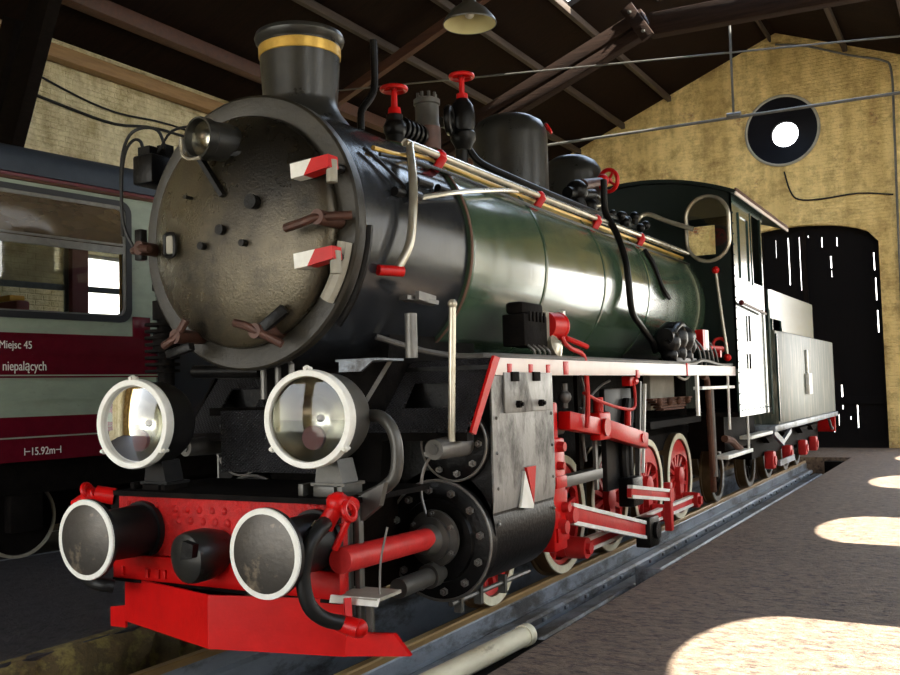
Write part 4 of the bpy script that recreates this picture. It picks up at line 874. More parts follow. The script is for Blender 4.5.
# --- crosshead, slide bars, motion
for s in (1, -1):
    MB().box(s * .88, s * 1.0, 2.9, 4.75, .90, 1.0, .006).build('slide_bar', M['lampgrey'], P_)
    MB().cyl((s * .865, 2.8, .735), (s * .865, 3.6, .735), .04, seg=14).build('piston_rod', M['pipe'], P_)
    cr = MB().box(s * .99, s * 1.13, 3.22, 3.50, .42, 1.37, .02).box(s * .86, s * 1.05, 3.3, 3.72, .60, .9, .02)
    cr.box(s * 1.13, s * 1.15, 3.25, 3.48, .50, .62, .005).box(s * 1.13, s * 1.15, 3.25, 3.48, .95, 1.05, .005)
    cro = cr.build('crosshead', M['red'], P_)
    for y, z, r in ((3.36, .62, .07), (3.42, .78, .05), (3.34, 1.14, .04), (3.36, 1.3, .05), (3.55, .70, .085)): MB().cyl((s * 1.12, y, z), (s * 1.19, y, z), r, r * .8, 12).build('crosshead_pin', M['wred'], cro)
    cl_ = MB().box(s * 1.0, s * 1.10, 3.30, 3.44, 1.36, 1.68, .02)
    cl_.build('combination_lever', M['red'], P_)
    MB().cyl((s * 1.02, 2.86, 1.42), (s * 1.02, 3.7, 1.42), .03, seg=10).cyl((s * 1.02, 3.0, 1.42), (s * 1.02, 3.12, 1.42), .06, seg=12).build('valve_rod', M['pipe'], P_)
    gi = MB().bar((s * 1.13, 3.50, 1.52), (s * 1.13, 4.35, 1.42), .12, .16, (0, 0, 1), .015).bar((s * 1.13, 4.30, 1.43), (s * 1.15, 5.58, 1.22), .12, .17, (0, 0, 1), .015).box(s * 1.08, s * 1.19, 4.22, 4.52, 1.30, 1.56, .02)
    gi.cyl((s * 1.19, 4.34, 1.42), (s * 1.22, 4.34, 1.42), .085, seg=18).cyl((s * 1.19, 5.40, 1.26), (s * 1.22, 5.40, 1.26), .05, seg=14).cyl((s * 1.1, 4.42, 1.55), (s * 1.1, 4.42, 1.70), .05, seg=12)
    gi.build('motion_girder', M['red'], P_)
    MB().tube([(s * 1.0, 5.55, 1.66), (s * 1.0, 5.42, 1.3), (s * 1.0, 5.38, 1.0), (s * 1.0, 5.45, .72)], .05, 8).tube([(s * 1.0, 5.72, 1.66), (s * 1.0, 5.60, 1.3), (s * 1.0, 5.56, 1.0), (s * 1.0, 5.62, .72)], .03, 8).build('expansion_link', M['lampdark'], P_)
    MB().box(s * .90, s * .96, 4.98, 5.80, .74, 1.78, .01).build('link_plate', M['lampdark'], P_)
    MB().bar((s * 1.04, 5.84, 1.85), (s * 1.04, 5.68, .80), .05, .045, (0, 1, 0)).build('lifting_link', M['lampgrey'], P_)
    MB().bar((s * 1.06, 5.98, 1.82), (s * 1.06, 5.80, .86), .03, .03, (0, 1, 0)).build('lifting_link', M['white'], P_)
    MB().box(s * .95, s * 1.12, 5.3, 5.62, .55, .85, .02).build('die_block', M['black'], P_)
    MB().box(s * .8, s * .84, 4.55, 4.65, .95, 1.95).build('motion_bracket', M['frame'], P_)
    MB().bar((s * .98, 4.62, .80), (s * .98, 4.60, 1.5), .03, .06).build('motion_stay', M['pipe'], P_)
    # leaf springs and firebox lagging under the running board
    sp = MB()
    for k in range(5): sp.box(s * .82, s * .92, 6.7 + k * .10, 8.4 - k * .10, 1.62 - k * .032, 1.645 - k * .032, .004)
    for y in (6.9, 7.3, 7.7, 8.1): sp.sph((s * .93, y, 1.60), .05, 10)
    sp.build('leaf_spring', M['rust'], P_)
    MB().box(s * .70, s * .80, 7.0, 8.0, 1.5, 1.95, .02).build('lagging_panel', M['ash'], P_)
    MB().box(s * .5, s * .97, 6.4, 8.6, 1.30, 1.38).build('ashpan', M['dull'], P_)
    MB().box(s * .55, s * .60, 3.0, 9.0, 1.16, 2.0).build('inner_splasher', M['dull'], P_)
    for y in (5.1, 6.45, 7.8): MB().box(s * .60, s * .67, y - .05, y + .05, .28, .9, .02).build('brake_shoe', M['frame'], P_)
# red reversing rod and pipes
MB().tube([(1.2, 3.42, 2.40), (1.22, 3.32, 2.22), (1.24, 3.44, 2.14), (1.26, 3.68, 2.08), (1.26, 3.74, 1.86), (1.24, 3.79, 1.62), (1.22, 3.80, 1.44)], .022, 8).build('drive_rod', M['wred'], P_)
MB().tube([(1.22, 3.76, 1.75), (1.22, 4.2, 1.66), (1.22, 4.8, 1.58), (1.22, 5.12, 1.58), (1.22, 5.16, 1.72), (1.22, 5.12, 1.85)], .016, 8).build('oil_pipe', M['wred'], P_)
MB().box(1.13, 1.22, 5.02, 5.16, 1.80, 1.90, .01).cyl((1.2, 5.15, 1.85), (1.2, 5.24, 1.85), .04, seg=10).build('oil_pot', M['red'], P_)
MB().cyl((1.15, 5.1, 1.4), (1.15, 5.12, 1.56), .035, seg=10).build('oil_pot', M['red'], P_)
MB().tube([(1.1, 4.0, 1.9), (1.05, 4.2, 1.75), (1.0, 4.25, 1.4), (1.0, 4.3, 1.1)], .014, 6).tube([(1.0, 4.2, 1.6), (1.05, 4.6, 1.8), (1.05, 4.9, 1.86)], .012, 6).build('oil_pipe', M['pipe'], P_)
MB().tube([(1.25, 6.6, 1.9), (1.25, 6.9, 1.86), (1.25, 7.15, 1.92), (1.24, 7.3, 2.0)], .014, 6).build('oil_pipe', M['ash'], P_)
MB().sph((1.06, 3.7, 1.72), .06, 12).cyl((1.06, 3.7, 1.62), (1.06, 3.7, 1.84), .03, seg=8).build('oil_valve', M['pipe'], P_)
# --- lubricator on the running board
lu = MB().box(1.0, 1.20, 2.60, 3.05, 2.14, 2.40, .015).box(1.02, 1.18, 2.62, 3.03, 2.40, 2.50, .03)
for k in range(5): lu.box(1.20, 1.215, 2.68 + k * .07, 2.71 + k * .07, 2.34, 2.42, .003)
luo = lu.build('lubricator', M['dull'], P_)
MB().box(1.03, 1.19, 3.05, 3.14, 2.12, 2.44, .01).build('lubricator_end', M['ash'], luo)
MB().cyl((1.14, 3.12, 2.33), (1.17, 3.34, 2.33), .115, .11, 28).torus((1.17, 3.34, 2.33), (.2, 1, 0), .09, .03, 26, 8).build('ratchet_drum', M['red'], luo)
MB().bar((1.2, 3.38, 2.46), (1.2, 3.40, 2.20), .03, .05, (0, 1, 0)).build('ratchet_arm', M['white'], luo)
MB().cyl((1.22, 3.38, 2.23), (1.28, 3.72, 2.16), .024, seg=10).build('crank_handle', M['red'], luo)
MB().lathe([(0, 0), (.09, 0), (.1, .05), (.03, .09), (0, .09)], (1.19, 3.14, 2.14), (.7, 0, .2), 16).cyl((1.2, 3.14, 2.03), (1.2, 3.14, 2.14), .03, seg=8).build('oil_filler', M['bright'], luo)
many('oil_feed_pipe', M['pipe'], luo, lambda mb, p: mb.tube([p, p + Vector((.06, .02, -.06)), p + Vector((.04, .06, -.12))], .012, 6), [(1.18, 2.66 + k * .1, 2.16) for k in range(4)])
# --- injector group before the cab
v = MB()
for x, y, z, r in ((1.1, 6.75, 2.30, .16), (1.08, 7.0, 2.36, .2), (1.1, 7.3, 2.36, .18), (1.12, 7.0, 2.18, .14), (1.1, 7.55, 2.28, .13), (1.13, 6.72, 2.15, .1), (1.12, 7.35, 2.14, .12)): v.sph((x, y, z), r, 14)
v.cyl((1.12, 6.6, 2.36), (1.12, 7.6, 2.40), .10, seg=14); v.cyl((1.1, 7.0, 2.02), (1.1, 7.0, 2.55), .09, seg=14); v.cyl((1.14, 7.4, 2.02), (1.14, 7.4, 2.4), .07, seg=12); v.box(1.0, 1.22, 6.7, 7.6, 2.03, 2.12, .01)
v.tube([(1.15, 6.6, 2.3), (1.2, 6.9, 2.5), (1.15, 7.3, 2.5), (1.1, 7.6, 2.3)], .035, 8)
ino = v.build('injector', M['black'], P_)
MB().box(1.1, 1.2, 8.0, 8.12, 2.24, 2.50).build('injector_valve', M['red'], ino)
MB().box(1.1, 1.2, 8.12, 8.28, 2.24, 2.50).build('injector_plate', M['white'], ino)
many('injector_pipe', M['pipe'], ino, lambda mb, p: mb.tube([p, p + Vector((.08, .05, -.13)), p + Vector((.1, .1, -.33))], .016, 6), [(1.12, 7.7 + k * .21, 2.37) for k in range(5)])
mb = MB().cyl((1.15, 8.7, 2.2), (1.25, 8.7, 2.2), .05, seg=10).cyl((1.15, 8.5, 2.28), (1.22, 8.9, 2.28), .03, seg=8); mb.build('valve_knob', M['red'], ino)
MB().torus((1.12, 9.18, 2.34), (.3, -1, 0), .09, .022, 24, 8).build('hand_wheel', M['wred'], P_)
MB().cyl((1.11, 9.18, 3.38), (1.225, 9.16, 2.18), .022, seg=10).build('cab_handrail', M['bright'], P_)
many('rail_knob', M['red'], P_, lambda mb, p: mb.sph(p, .055, 12), [(1.11, 9.18, 3.39), (1.225, 9.16, 2.16)])

# --- cab
def capsule(cx, cz, w, h, n=32):
    r = w / 2; out = []
    for k in range(n):
        a = 2 * PI * (k + .5) / n; out.append((cx + r * math.cos(a), cz + (h / 2 - r) * (1 if math.sin(a) > 0 else -1) + r * math.sin(a)))
    return out
def rect_ring(cx, cz, x0, x1, z0, z1, n=32):
    out = []
    for k in range(n):
        a = 2 * PI * (k + .5) / n; c_, s_ = math.cos(a), math.sin(a)
        tx = ((x1 - cx) if c_ > 0 else (x0 - cx)) / c_; tz = ((z1 - cz) if s_ > 0 else (z0 - cz)) / s_
        t = min(abs(tx), abs(tz)); out.append((cx + t * c_, cz + t * s_))
    # snap the corners
    for cxn, czn in ((x0, z0), (x1, z0), (x1, z1), (x0, z1)):
        k = min(range(n), key=lambda i: (out[i][0] - cxn) ** 2 + (out[i][1] - czn) ** 2); out[k] = (cxn, czn)
    return out
CY, CY1 = 9.25, 11.25
def cabroof_z(x): return 4.50 + .27 * (1 - (x / 1.36) ** 2)
cf = MB()
for s in (1, -1):
    cx, cz = s * 1.005, 4.0
    x0, x1 = sorted((s * .60, s * 1.345))
    cf.ringprism([(a, CY, b) for a, b in rect_ring(cx, cz, x0, x1, 2.0, 4.50)], [(a, CY, b) for a, b in capsule(cx, cz, .57, .90)], (0, .03, 0))
cf.box(-.60, .60, CY, CY + .03, 2.0, 4.50)
xs = [-1.345 + 2.69 * k / 24 for k in range(25)]
cf.prism([(x, CY, cabroof_z(x)) for x in xs] + [(1.345, CY, 4.499), (-1.345, CY, 4.499)][0:2], (0, .03, 0))
cf.build('cab_front', M['cabblack'], P_)
for s in (1, -1):
    pts = [(a, CY - .01, b) for a, b in capsule(s * 1.005, 4.0, .60, .93, 40)]
    wf = MB().tube(pts, .028, 8, 0, True).build('cab_window_frame', M['bright'], P_)
    MB().prism([(a, CY + .012, b) for a, b in capsule(s * 1.005, 4.0, .58, .91)], (0, .005, 0)).build('cab_window_glass', M['glass'], wf)
    # side: sheet with the window opening
    X = s * 1.345
    def sp_(poly, nm='x'): side.prism([(X, y, z) for y, z in poly], (-s * .03, 0, 0))
    side = MB()
    sp_([(CY, 1.33), (CY1, 1.33), (CY1, 3.30), (CY, 3.30)]); sp_([(CY, 3.30), (10.45, 3.30), (10.45, 4.50), (CY, 4.50)]); sp_([(10.45, 4.34), (CY1 + .1, 4.34), (CY1 + .1, 4.50), (10.45, 4.50)]); sp_([(11.15, 3.30), (CY1, 3.30), (CY1, 4.34), (11.15, 4.34)])
    for y in [CY + .06 + .0 * k for k in range(1)]:
        for k in range(20): side.rivet((X + s * .002, CY + .05, 1.5 + k * .15), .012)
    for k in range(10): side.rivet((X + s * .002, 9.4 + k * .2, 1.42), .012)
    so = side.build('cab_side', M['cab'], P_)
    MB().box(X - s * .005, X + s * .012, 10.43, 10.47, 3.28, 4.36).box(X - s * .005, X + s * .012, 11.13, 11.17, 3.28, 4.36).box(X - s * .005, X + s * .012, 10.43, 11.17, 3.26, 3.30).build('side_window_frame', M['cab'], so)
    mb = MB().cyl((X + s * .05, 9.42, 2.93), (X + s * .06, 11.0, 2.86), .022, seg=8).sph((X + s * .05, 9.4, 2.93), .04, 10); mb.build('side_handrail', M['darkred'], so)
    MB().bar((X + s * .02, 10.0, 2.78), (X + s * .02, 10.0, 2.40), .02, .025).bar((X + s * .02, 9.95, 2.22), (X + s * .02, 9.95, 2.0), .02, .025).build('side_handle', M['dull'], so)
    mb = MB().box(X, X + s * .02, 9.62, 10.2, 4.2, 4.25).box(X, X + s * .02, 9.62, 9.66, 3.3, 4.2).box(X, X + s * .02, 10.2, 10.24, 3.3, 4.22); mb.build('side_panel', M['cab'], so)
    mb = MB().cyl((X + s * .05, CY1 + .03, 1.3), (X + s * .05, CY1 + .03, 2.95), .022, seg=8); mb.build('entry_handrail', M['cab'], so)
# interior back sheet with its doorway seen through the spectacle
MB().box(-1.31, -.55, CY1, CY1 + .03, 1.33, 4.5).box(.62, 1.31, CY1, CY1 + .03, 1.33, 4.5).box(-.55, .62, CY1, CY1 + .03, 4.38, 4.5).box(.22, .62, CY1, CY1 + .03, 1.33, 3.9).build('cab_back', M['cabblack'], P_)
MB().box(-1.33, 1.33, CY, CY1 + .3, 1.33, 1.40).build('cab_floor', M['dull'], P_)
rf = MB(); poly = [(x, CY - .12, cabroof_z(x) + .02) for x in [-1.44 + 2.88 * k / 24 for k in range(25)]]
rf.prism(poly + [(x, y, z - .05) for x, y, z in poly[::-1]], (0, 3.95, 0)); rfo = rf.build('cab_roof', M['cabblack'], P_)
for s in (1, -1): MB().box(s * 1.425, s * 1.455, CY - .12, CY + 3.83, cabroof_z(1.44) + .0, cabroof_z(1.44) + .045, .005).build('roof_gutter', M['rust'], rfo)
for s in (1, -1): MB().box(s * 1.425, s * 1.452, CY - .12, CY + 3.83, cabroof_z(1.44) - .05, cabroof_z(1.44) - .004, .005).build('roof_edge', M['pink'], rfo)
# steps and pipes under the cab
for s in (1, -1):
    for a in ((1.16, 1.34, 9.95, 11.5, .98, 1.03), (1.16, 1.34, 8.5, 10.0, .80, .85), (1.18, 1.30, 7.5, 9.2, 1.73, 1.77)): MB().box(s * a[0], s * a[1], *a[2:], .006).build('cab_step', M['white'], P_)
    MB().box(s * 1.28, s * 1.31, 7.22, 7.30, 1.42, 1.92).build('step_hanger', M['white'], P_)
    MB().cyl((s * 1.3, 8.8, 1.18), (s * 1.3, 8.8, 1.92), .018, seg=8).build('step_hanger', M['white'], P_)
    MB().cyl((s * 1.3, 9.9, .82), (s * 1.3, 9.9, 1.36), .018, seg=8).build('step_hanger', M['white'], P_)
    MB().tube([(s * 1.2, 7.9, 1.9), (s * 1.2, 8.1, 1.84), (s * 1.2, 8.15, 1.4), (s * 1.2, 8.2, .75), (s * 1.15, 8.4, .4)], .04, 10).build('overflow_pipe', M['rust'], P_)
    MB().tube([(s * 1.22, 8.2, 1.75), (s * 1.22, 8.25, .6)], .035, 8).build('overflow_pipe', M['pipe'], P_)
    MB().tube([(s * 1.2, 8.9, 1.05), (s * 1.2, 9.3, 1.0), (s * 1.2, 9.6, .9), (s * 1.2, 9.8, .86)], .05, 8).build('drain_hose', M['rust'], P_)
    MB().box(s * .6, s * 1.1, 9.3, 11.3, .85, 1.33).build('cab_frame', M['frame'], P_)
    wheel(s, 10.45, .42, 9, False, red='frame')

# ================================================================ TENDER
tn = thing('tender', 'riveted water tender coupled behind the locomotive cab, red axle boxes below', 'tender', (0, 15, 0))
MB().box(-1.33, 1.33, 12.05, 18.75, 1.10, 2.66, .02).build('water_tank', M['tank'], tn)
bk = MB()
for s in (1, -1): bk.prism([(s * 1.33, 12.72, 2.66), (s * 1.33, 16.1, 2.66), (s * 1.33, 16.1, 3.34), (s * 1.33, 11.9, 3.32), (s * 1.33, 11.66, 3.3), (s * 1.33, 11.66, 2.84), (s * 1.33, 12.68, 2.84)], (-s * .03, 0, 0))
bk.box(-1.3, 1.3, 16.07, 16.1, 2.66, 3.34); bk.box(-1.3, 1.3, 12.08, 12.11, 2.66, 2.95)
bk.build('coal_bunker', M['cab'], tn)
co = MB()
for k in range(120): 
    co.sph((random.uniform(-1.2, 1.2), random.uniform(12.3, 15.9), 2.7 + random.uniform(0, .35)), random.uniform(.1, .18), 6)
tag(co.build('coal_heap', M['dull'], tn), kind='stuff')
MB().box(-1.36, 1.36, 11.6, 18.85, 1.0, 1.10, .01).build('tender_valance', M['trackbeam'], tn)
MB().box(-.95, .95, 11.7, 18.6, .55, 1.0).build('tender_frame', M['frame'], tn)
for s in (1, -1):
    mb = MB().box(s * 1.33, s * 1.36, 12.06, 12.14, 1.15, 2.6, .005); mb.build('edge_strip', M['cab'], tn)
    mb = MB().box(s * 1.33, s * 1.40, 14.85, 15.25, 1.55, 1.95, .01).box(s * 1.33, s * 1.37, 14.95, 15.1, 1.95, 2.4, .01); mb.build('tank_gauge', M['white'], tn)
    for y in (12.7, 14.3, 16.0, 17.3): 
        wheel(s, y, .45, 9, False, tn, 'frame')
        ab = MB().box(s * .96, s * 1.12, y - .12, y + .12, .32, .62, .03).cyl((s * 1.12, y, .46), (s * 1.14, y, .46), .08, seg=16).build('axle_box', M['wred'], tn)
        sp = MB()
        for k in range(4): sp.box(s * .98, s * 1.08, y - .45 + k * .08, y + .45 - k * .08, .86 - k * .03, .885 - k * .03)
        sp.build('leaf_spring', M['frame'], tn)
    MB().bar((s * 1.15, 12.9, .40), (s * 1.15, 14.3, .40), .04, .10).build('bogie_bar', M['trackbeam'], tn)
    MB().bar((s * 1.30, 11.7, 1.0), (s * 1.32, 12.4, .78), .05, .10).bar((s * 1.3, 12.4, .78), (s * 1.3, 13.2, .95), .05, .08).build('tender_stay', M['trackbeam'], tn)
    MB().tube([(s * 1.25, 18.2, .95), (s * 1.25, 18.6, .72), (s * 1.25, 18.8, .78), (s * 1.25, 18.8, 1.0)], .03, 8).build('tail_step', M['pipe'], tn)
    MB().cyl((s * .80, 18.75, .90), (s * .80, 19.25, .90), .15, seg=24).cyl((s * .80, 19.2, .90), (s * .80, 19.25, .90), .25, seg=24).build('buffer', M['dull'], tn)
MB().box(-1.3, 1.3, 18.75, 18.85, .65, 1.0).build('buffer_beam', M['red'], tn)

# ================================================================ RAILWAY COACH (its own frame: +x faces the locomotive, +y runs along it)
AY = math.radians(6.86)
co = thing('railway_coach', 'crimson and pale green railway carriage with black framed window, standing beside the locomotive', 'carriage', (-5.087, 2.928, 0), -AY, local=True)
Y0, Y1 = -6.5, 1.61
def cside(z0, z1, m, nm, holes=False, th=.03):
    mb = MB(); mb.box(-th, 0, Y0, Y1, z0, z1); return mb.build(nm, m, co)
cside(1.14, 1.64, M['coachred'], 'lower_panel'); cside(1.64, 2.08, M['coachgreen'], 'waist_panel'); cside(2.08, 2.58, M['coachred'], 'waist_panel')
mb = MB().box(0, .018, Y0, Y1, 2.345, 2.365).box(0, .018, Y0, Y1, 2.56, 2.59).box(0, .014, Y0, Y1, 2.08, 2.10); mb.build('moulding', M['coachred'], co)
mb = MB().box(0, .016, Y0, Y1, 1.82, 1.85).box(0, .01, Y0, Y1, 1.40, 1.415).box(0, .012, Y0, Y1, 2.10, 2.115); mb.build('moulding', M['coachgreen'], co)
mb = MB().prism([(0, -.6, 1.14), (0, -.75, 1.30), (0, -.6, 1.30)], (.02, 0, 0)); mb.build('corner_panel', M['coachred'], co)
# window band
def wband(x0, x1, wins, z0, z1, zlo, zhi, m, nm):
    mb = MB(); y = Y0
    for a, b in wins: mb.box(x0, x1, y, a, zlo, zhi); mb.box(x0, x1, a, b, zlo, z0); mb.box(x0, x1, a, b, z1, zhi); y = b
    mb.box(x0, x1, y, Y1 if x0 > -1 else 4.2, zlo, zhi); return mb.build(nm, m, co)
NW = [(-6.2, -4.2), (-3.7, -1.5), (-1.0, 1.2)]
wband(-.03, 0, NW, 2.80, 4.25, 2.58, 4.42, M['coachgreen'], 'window_panel')
for a, b in NW:
    def rr(y0, y1, z0, z1, r, n=24):
        out = []
        for cy_, cz_, a0 in ((y1 - r, z1 - r, 0), (y0 + r, z1 - r, PI / 2), (y0 + r, z0 + r, PI), (y1 - r, z0 + r, 1.5 * PI)):
            for k in range(6): t = a0 + PI / 2 * k / 5; out.append((cy_ + r * math.cos(t), cz_ + r * math.sin(t)))
        return out
    o_ = rr(a - .02, b + .03, 2.76, 4.28, .16); i_ = rr(a + .045, b - .045, 2.835, 4.215, .12)
    fo = MB().ringprism([(-.01, y, z) for y, z in o_], [(-.01, y, z) for y, z in i_], (.035, 0, 0)).build('window_frame', M['coachdark'], co)
    o2 = rr(a + .045, b - .045, 2.835, 4.215, .12); i2 = rr(a + .085, b - .085, 2.855, 4.17, .10)
    MB().ringprism([(-.02, y, z) for y, z in o2], [(-.02, y, z) for y, z in i2], (.03, 0, 0)).build('window_metal', M['coachalu'], fo)
    MB().box(-.03, .012, a + .05, b - .05, 3.615, 3.70).box(-.02, .016, a + .05, b - .05, 3.715, 3.74).build('sash_bar', M['coachalu'], fo)
    MB().box(-.012, -.006, a + .05, b - .05, 3.70, 4.2).build('upper_glass', M['dirtyglass'], fo)
    MB().box(-.012, -.006, a + .05, b - .05, 2.84, 3.62).build('lower_glass', M['glass'], fo)
    MB().box(-.10, -.06, b - .07, b - .035, 2.84, 3.62).build('side_strip', M['yellow'], fo)
MB().box(.0, .02, 1.24, 1.50, 2.56, 2.84, .01).build('corner_flap', M['coachred'], co)
# far side, floor, ends, interior
FW = [(-5.5, -3.8), (-3.3, -1.6), (-1.1, .55), (.75, 1.97), (2.25, 3.05)]
wband(-2.68, -2.64, FW, 3.1, 4.1, 1.14, 4.42, M['coachin'], 'far_side')
mb = MB()
for a, b in FW: mb.box(-2.64, -2.60, a, b, 3.44, 3.53); mb.box(-2.64, -2.6, a, a + .05, 3.1, 4.1); mb.box(-2.64, -2.6, b - .05, b, 3.1, 4.1)
mb.build('far_window_bar', M['coachalu'], co)
MB().box(-2.65, -2.645, .75, 1.97, 3.5, 4.1).build('far_pane', M['hazyglass'], co)
MB().box(-2.66, -.03, Y0, 4.2, 1.14, 1.30).build('coach_floor', M['coachdark'], co)
MB().box(-2.66, -.0, Y0 - .03, Y0, 1.14, 4.42).build('end_panel', M['coachred'], co)
MB().box(-2.66, -.45, 4.17, 4.2, 1.14, 4.42).box(-.48, -.45, Y1, 4.2, 1.14, 4.42).box(-.48, 0, Y1 - .02, Y1, 1.14, 4.42).build('end_vestibule', M['coachdark'], co)
MB().box(-2.6, -2.5, 1.98, 2.24, 1.3, 4.3).build('partition_post', M['seat'], co)
st = MB().box(-1.6, -.6, -.55, -.35, 1.3, 3.02, .04).box(-2.6, -1.75, .7, .9, 1.3, 3.16, .04)
st.build('seat_back', M['seat'], co)
MB().box(-2.3, -1.9, .69, .91, 3.16, 3.24, .02).build('head_rest', M['yellow'], co)
# roof: arched
rp = []
for k in range(21):
    t = PI * k / 20; rp.append((-1.33 + 1.42 * math.cos(t), 4.42 + .50 * math.sin(t) ** .7 if 0 < k < 20 else 4.40))
rm = MB().prism([(x, Y0 - .05, z) for x, z in rp], (0, 1.70 - Y0, 0)); rm.build('coach_roof', M['coachroof'], co)
MB().box(.0, .05, Y0, 1.66, 4.36, 4.43).build('gutter', M['coachred'], co)
MB().box(.0, .035, Y0, 1.66, 4.33, 4.36).build('gutter_strip', M['rust'], co)
# undergear
MB().box(-2.4, -.25, Y0 + .2, 4.0, .75, 1.14).box(-1.9, -.7, Y0 + .2, 4.0, .30, .75).build('underframe', M['dull'], co)
def coach_wheel(x, y):
    o = MB().cyl((x - .12, y, .46), (x - .02, y, .46), .42, seg=36).cyl((x, y, .46), (x + .08, y, .46), .14, seg=20).build('coach_wheel', M['dull'], co)
    MB().lathe([(.42, -.13), (.455, -.13), (.455, .0), (.42, .0)], (x, y, .457), (1, 0, 0), 48, True).build('wheel_tyre', M['ash'], o)
for y in (.0, -2.4, -5.5): coach_wheel(-.42, y); coach_wheel(-2.1, y)
for y in (.0, -2.4): MB().box(-.40, -.25, y - .2, y + .2, .32, .75, .02).build('axle_guard', M['dull'], co)
# painted lettering
def lettering(s, y, z, h, nm, wid):
    cu = bpy.data.curves.new('lettering', 'FONT'); cu.body = s; cu.size = h; cu.extrude = .002
    tmp = bpy.data.objects.new('lettering_curve', cu); C.objects.link(tmp)
    bpy.context.view_layer.update()
    me = bpy.data.meshes.new_from_object(tmp.evaluated_get(bpy.context.evaluated_depsgraph_get()))
    bpy.data.objects.remove(tmp)
    o = bpy.data.objects.new(nm, me); C.objects.link(o); me.materials.clear(); me.materials.append(M['text'])
    o.parent = co; o.location = (.004, y, z); o.rotation_euler = (PI / 2, 0, PI / 2); WL[o.name] = Vector(o.location)
    o.scale = (wid / max(v.co.x for v in me.vertices), 1, 1)
    o['label'] = 'white painted lettering'
    return o
lettering('Miejsc 45', -.47, 2.412, .125, 'lettering', .385); lettering('niepalących', -.43, 2.165, .15, 'lettering', .52)
lettering('⊢15.92m⊣', -.18, 1.205, .125, 'lettering', .45)
# rails the coach stands on (let into the floor)
for x, lab in ((-.485, 'floor rail under the carriage, the one nearer the locomotive'), (-2.165, 'floor rail under the far side of the carriage')):
    c_, s_ = math.cos(AY), math.sin(AY)
    p0 = Vector((-5.087 + c_ * x + s_ * -6.3, 2.928 - s_ * x + c_ * -6.3, .002)); p1 = Vector((-5.087 + c_ * x + s_ * 15, 2.928 - s_ * x + c_ * 15, .002))
    o = MB().bar(p0 + Vector((0, 0, -.01)), p1 + Vector((0, 0, -.01)), .07, .024).build('floor_rail', M['trackbeam']); tag(o, lab, 'rail', 'rails under the carriage')

# yard outside
tag(MB().box(-60, 60, -60, 70, -.9, -.78).build('trim_2', M['yard']), kind='structure')

# ================================================================ LIGHT
sun = bpy.data.lights.new('sun', 'SUN'); sun.energy = 15; sun.angle = .006; sun.color = (1, .98, .84)
so = bpy.data.objects.new('sun', sun); C.objects.link(so)
d = Vector((-1, .02, -math.tan(math.radians(46.3)))).normalized(); so.rotation_euler = d.to_track_quat('-Z', 'Y').to_euler(); so.location = (20, 8, 18)
w = bpy.data.worlds.new('sky'); SC.world = w; w.use_nodes = True; nt = w.node_tree
bg = nt.nodes['Background']
tc_ = nt.nodes.new('ShaderNodeTexCoord'); sx_ = nt.nodes.new('ShaderNodeSeparateXYZ'); rp_ = nt.nodes.new('ShaderNodeValToRGB')
rp_.color_ramp.elements[0].position = .02; rp_.color_ramp.elements[0].color = (1.0, .96, .87, 1); rp_.color_ramp.elements[1].position = .6; rp_.color_ramp.elements[1].color = (.62, .78, 1.0, 1)
nt.links.new(tc_.outputs['Generated'], sx_.inputs[0]); nt.links.new(sx_.outputs['Z'], rp_.inputs['Fac']); nt.links.new(rp_.outputs['Color'], bg.inputs['Color']); bg.inputs['Color'].default_value = (.93, .96, 1.0, 1); bg.inputs['Strength'].default_value = 2.9
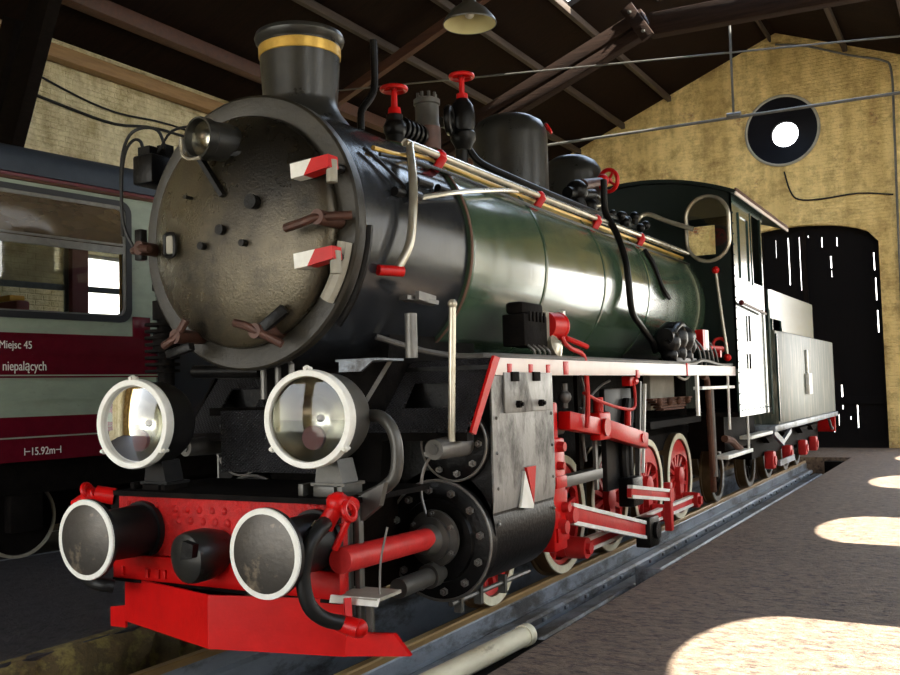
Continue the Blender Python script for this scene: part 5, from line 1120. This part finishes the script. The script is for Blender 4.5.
def portal(c, n, sx, sy):
    l = bpy.data.lights.new('daylight_portal', 'AREA'); l.shape = 'RECTANGLE'; l.size = sx; l.size_y = sy; l.cycles.is_portal = True
    o = bpy.data.objects.new('daylight_portal', l); C.objects.link(o); o.location = c; o.rotation_euler = Vector(n).to_track_quat('-Z', 'Z').to_euler()
for c in wc: portal((XRW + .45, c, (WZ0 + WZ1) / 2), (-1, 0, 0), 2 * WW, WZ1 - WZ0)
for a, b in DO: portal(((a + b) / 2, YF - .45, 2.6), (0, 1, 0), b - a, 5.3)
portal(((BX0 + BX1) / 2, YB + .5, 2.6), (0, -1, 0), BX1 - BX0, 5.3)
portal((-2.86, 13.95, roofz(-2.86) + .2), (.371, 0, -.928), 1.2, 2.8)
portal((1.37, 14.9, roofz(1.37) + .2), (-.371, 0, -.928), 3.1, 7.5)
portal((-1.25, 15.0, roofz(-1.25) + .2), (.371, 0, -.928), 1.65, 4.9)
for y0, y1, z0, z1 in LW: portal((XL_ - .5, (y0 + y1) / 2, (z0 + z1) / 2), (1, 0, 0), y1 - y0, z1 - z0)

# ================================================================ CAMERA
F, yaw, pitch, roll = 945.19, math.radians(29.5425), math.radians(3.22416), math.radians(-1.57346)
cam = bpy.data.cameras.new('camera'); cam.sensor_width = 36; cam.sensor_fit = 'HORIZONTAL'; cam.lens = F / 900 * 36; cam.clip_start = .05; cam.clip_end = 300
co_ = bpy.data.objects.new('camera', cam); C.objects.link(co_); SC.camera = co_
fw = Vector((-math.sin(yaw) * math.cos(pitch), math.cos(yaw) * math.cos(pitch), math.sin(pitch))); rt = Vector((math.cos(yaw), math.sin(yaw), 0)); up = rt.cross(fw)
r2 = rt * math.cos(roll) + up * math.sin(roll); u2 = -rt * math.sin(roll) + up * math.cos(roll)
mt = Matrix((r2, u2, -fw)).transposed().to_4x4(); mt.translation = Vector((4.354, -4.160, 1.803)); co_.matrix_world = mt

vs = SC.view_settings
SC.display_settings.display_device = 'sRGB'
vs.view_transform = 'Standard'; vs.look = 'None'; vs.gamma = 1; vs.use_curve_mapping = False; vs.exposure = 1.6
SC.cycles.max_bounces = 8; SC.cycles.diffuse_bounces = 5; SC.cycles.glossy_bounces = 4; SC.cycles.transparent_max_bounces = 12
SC.cycles.sample_clamp_indirect = 8
SC.cycles.use_denoising = True
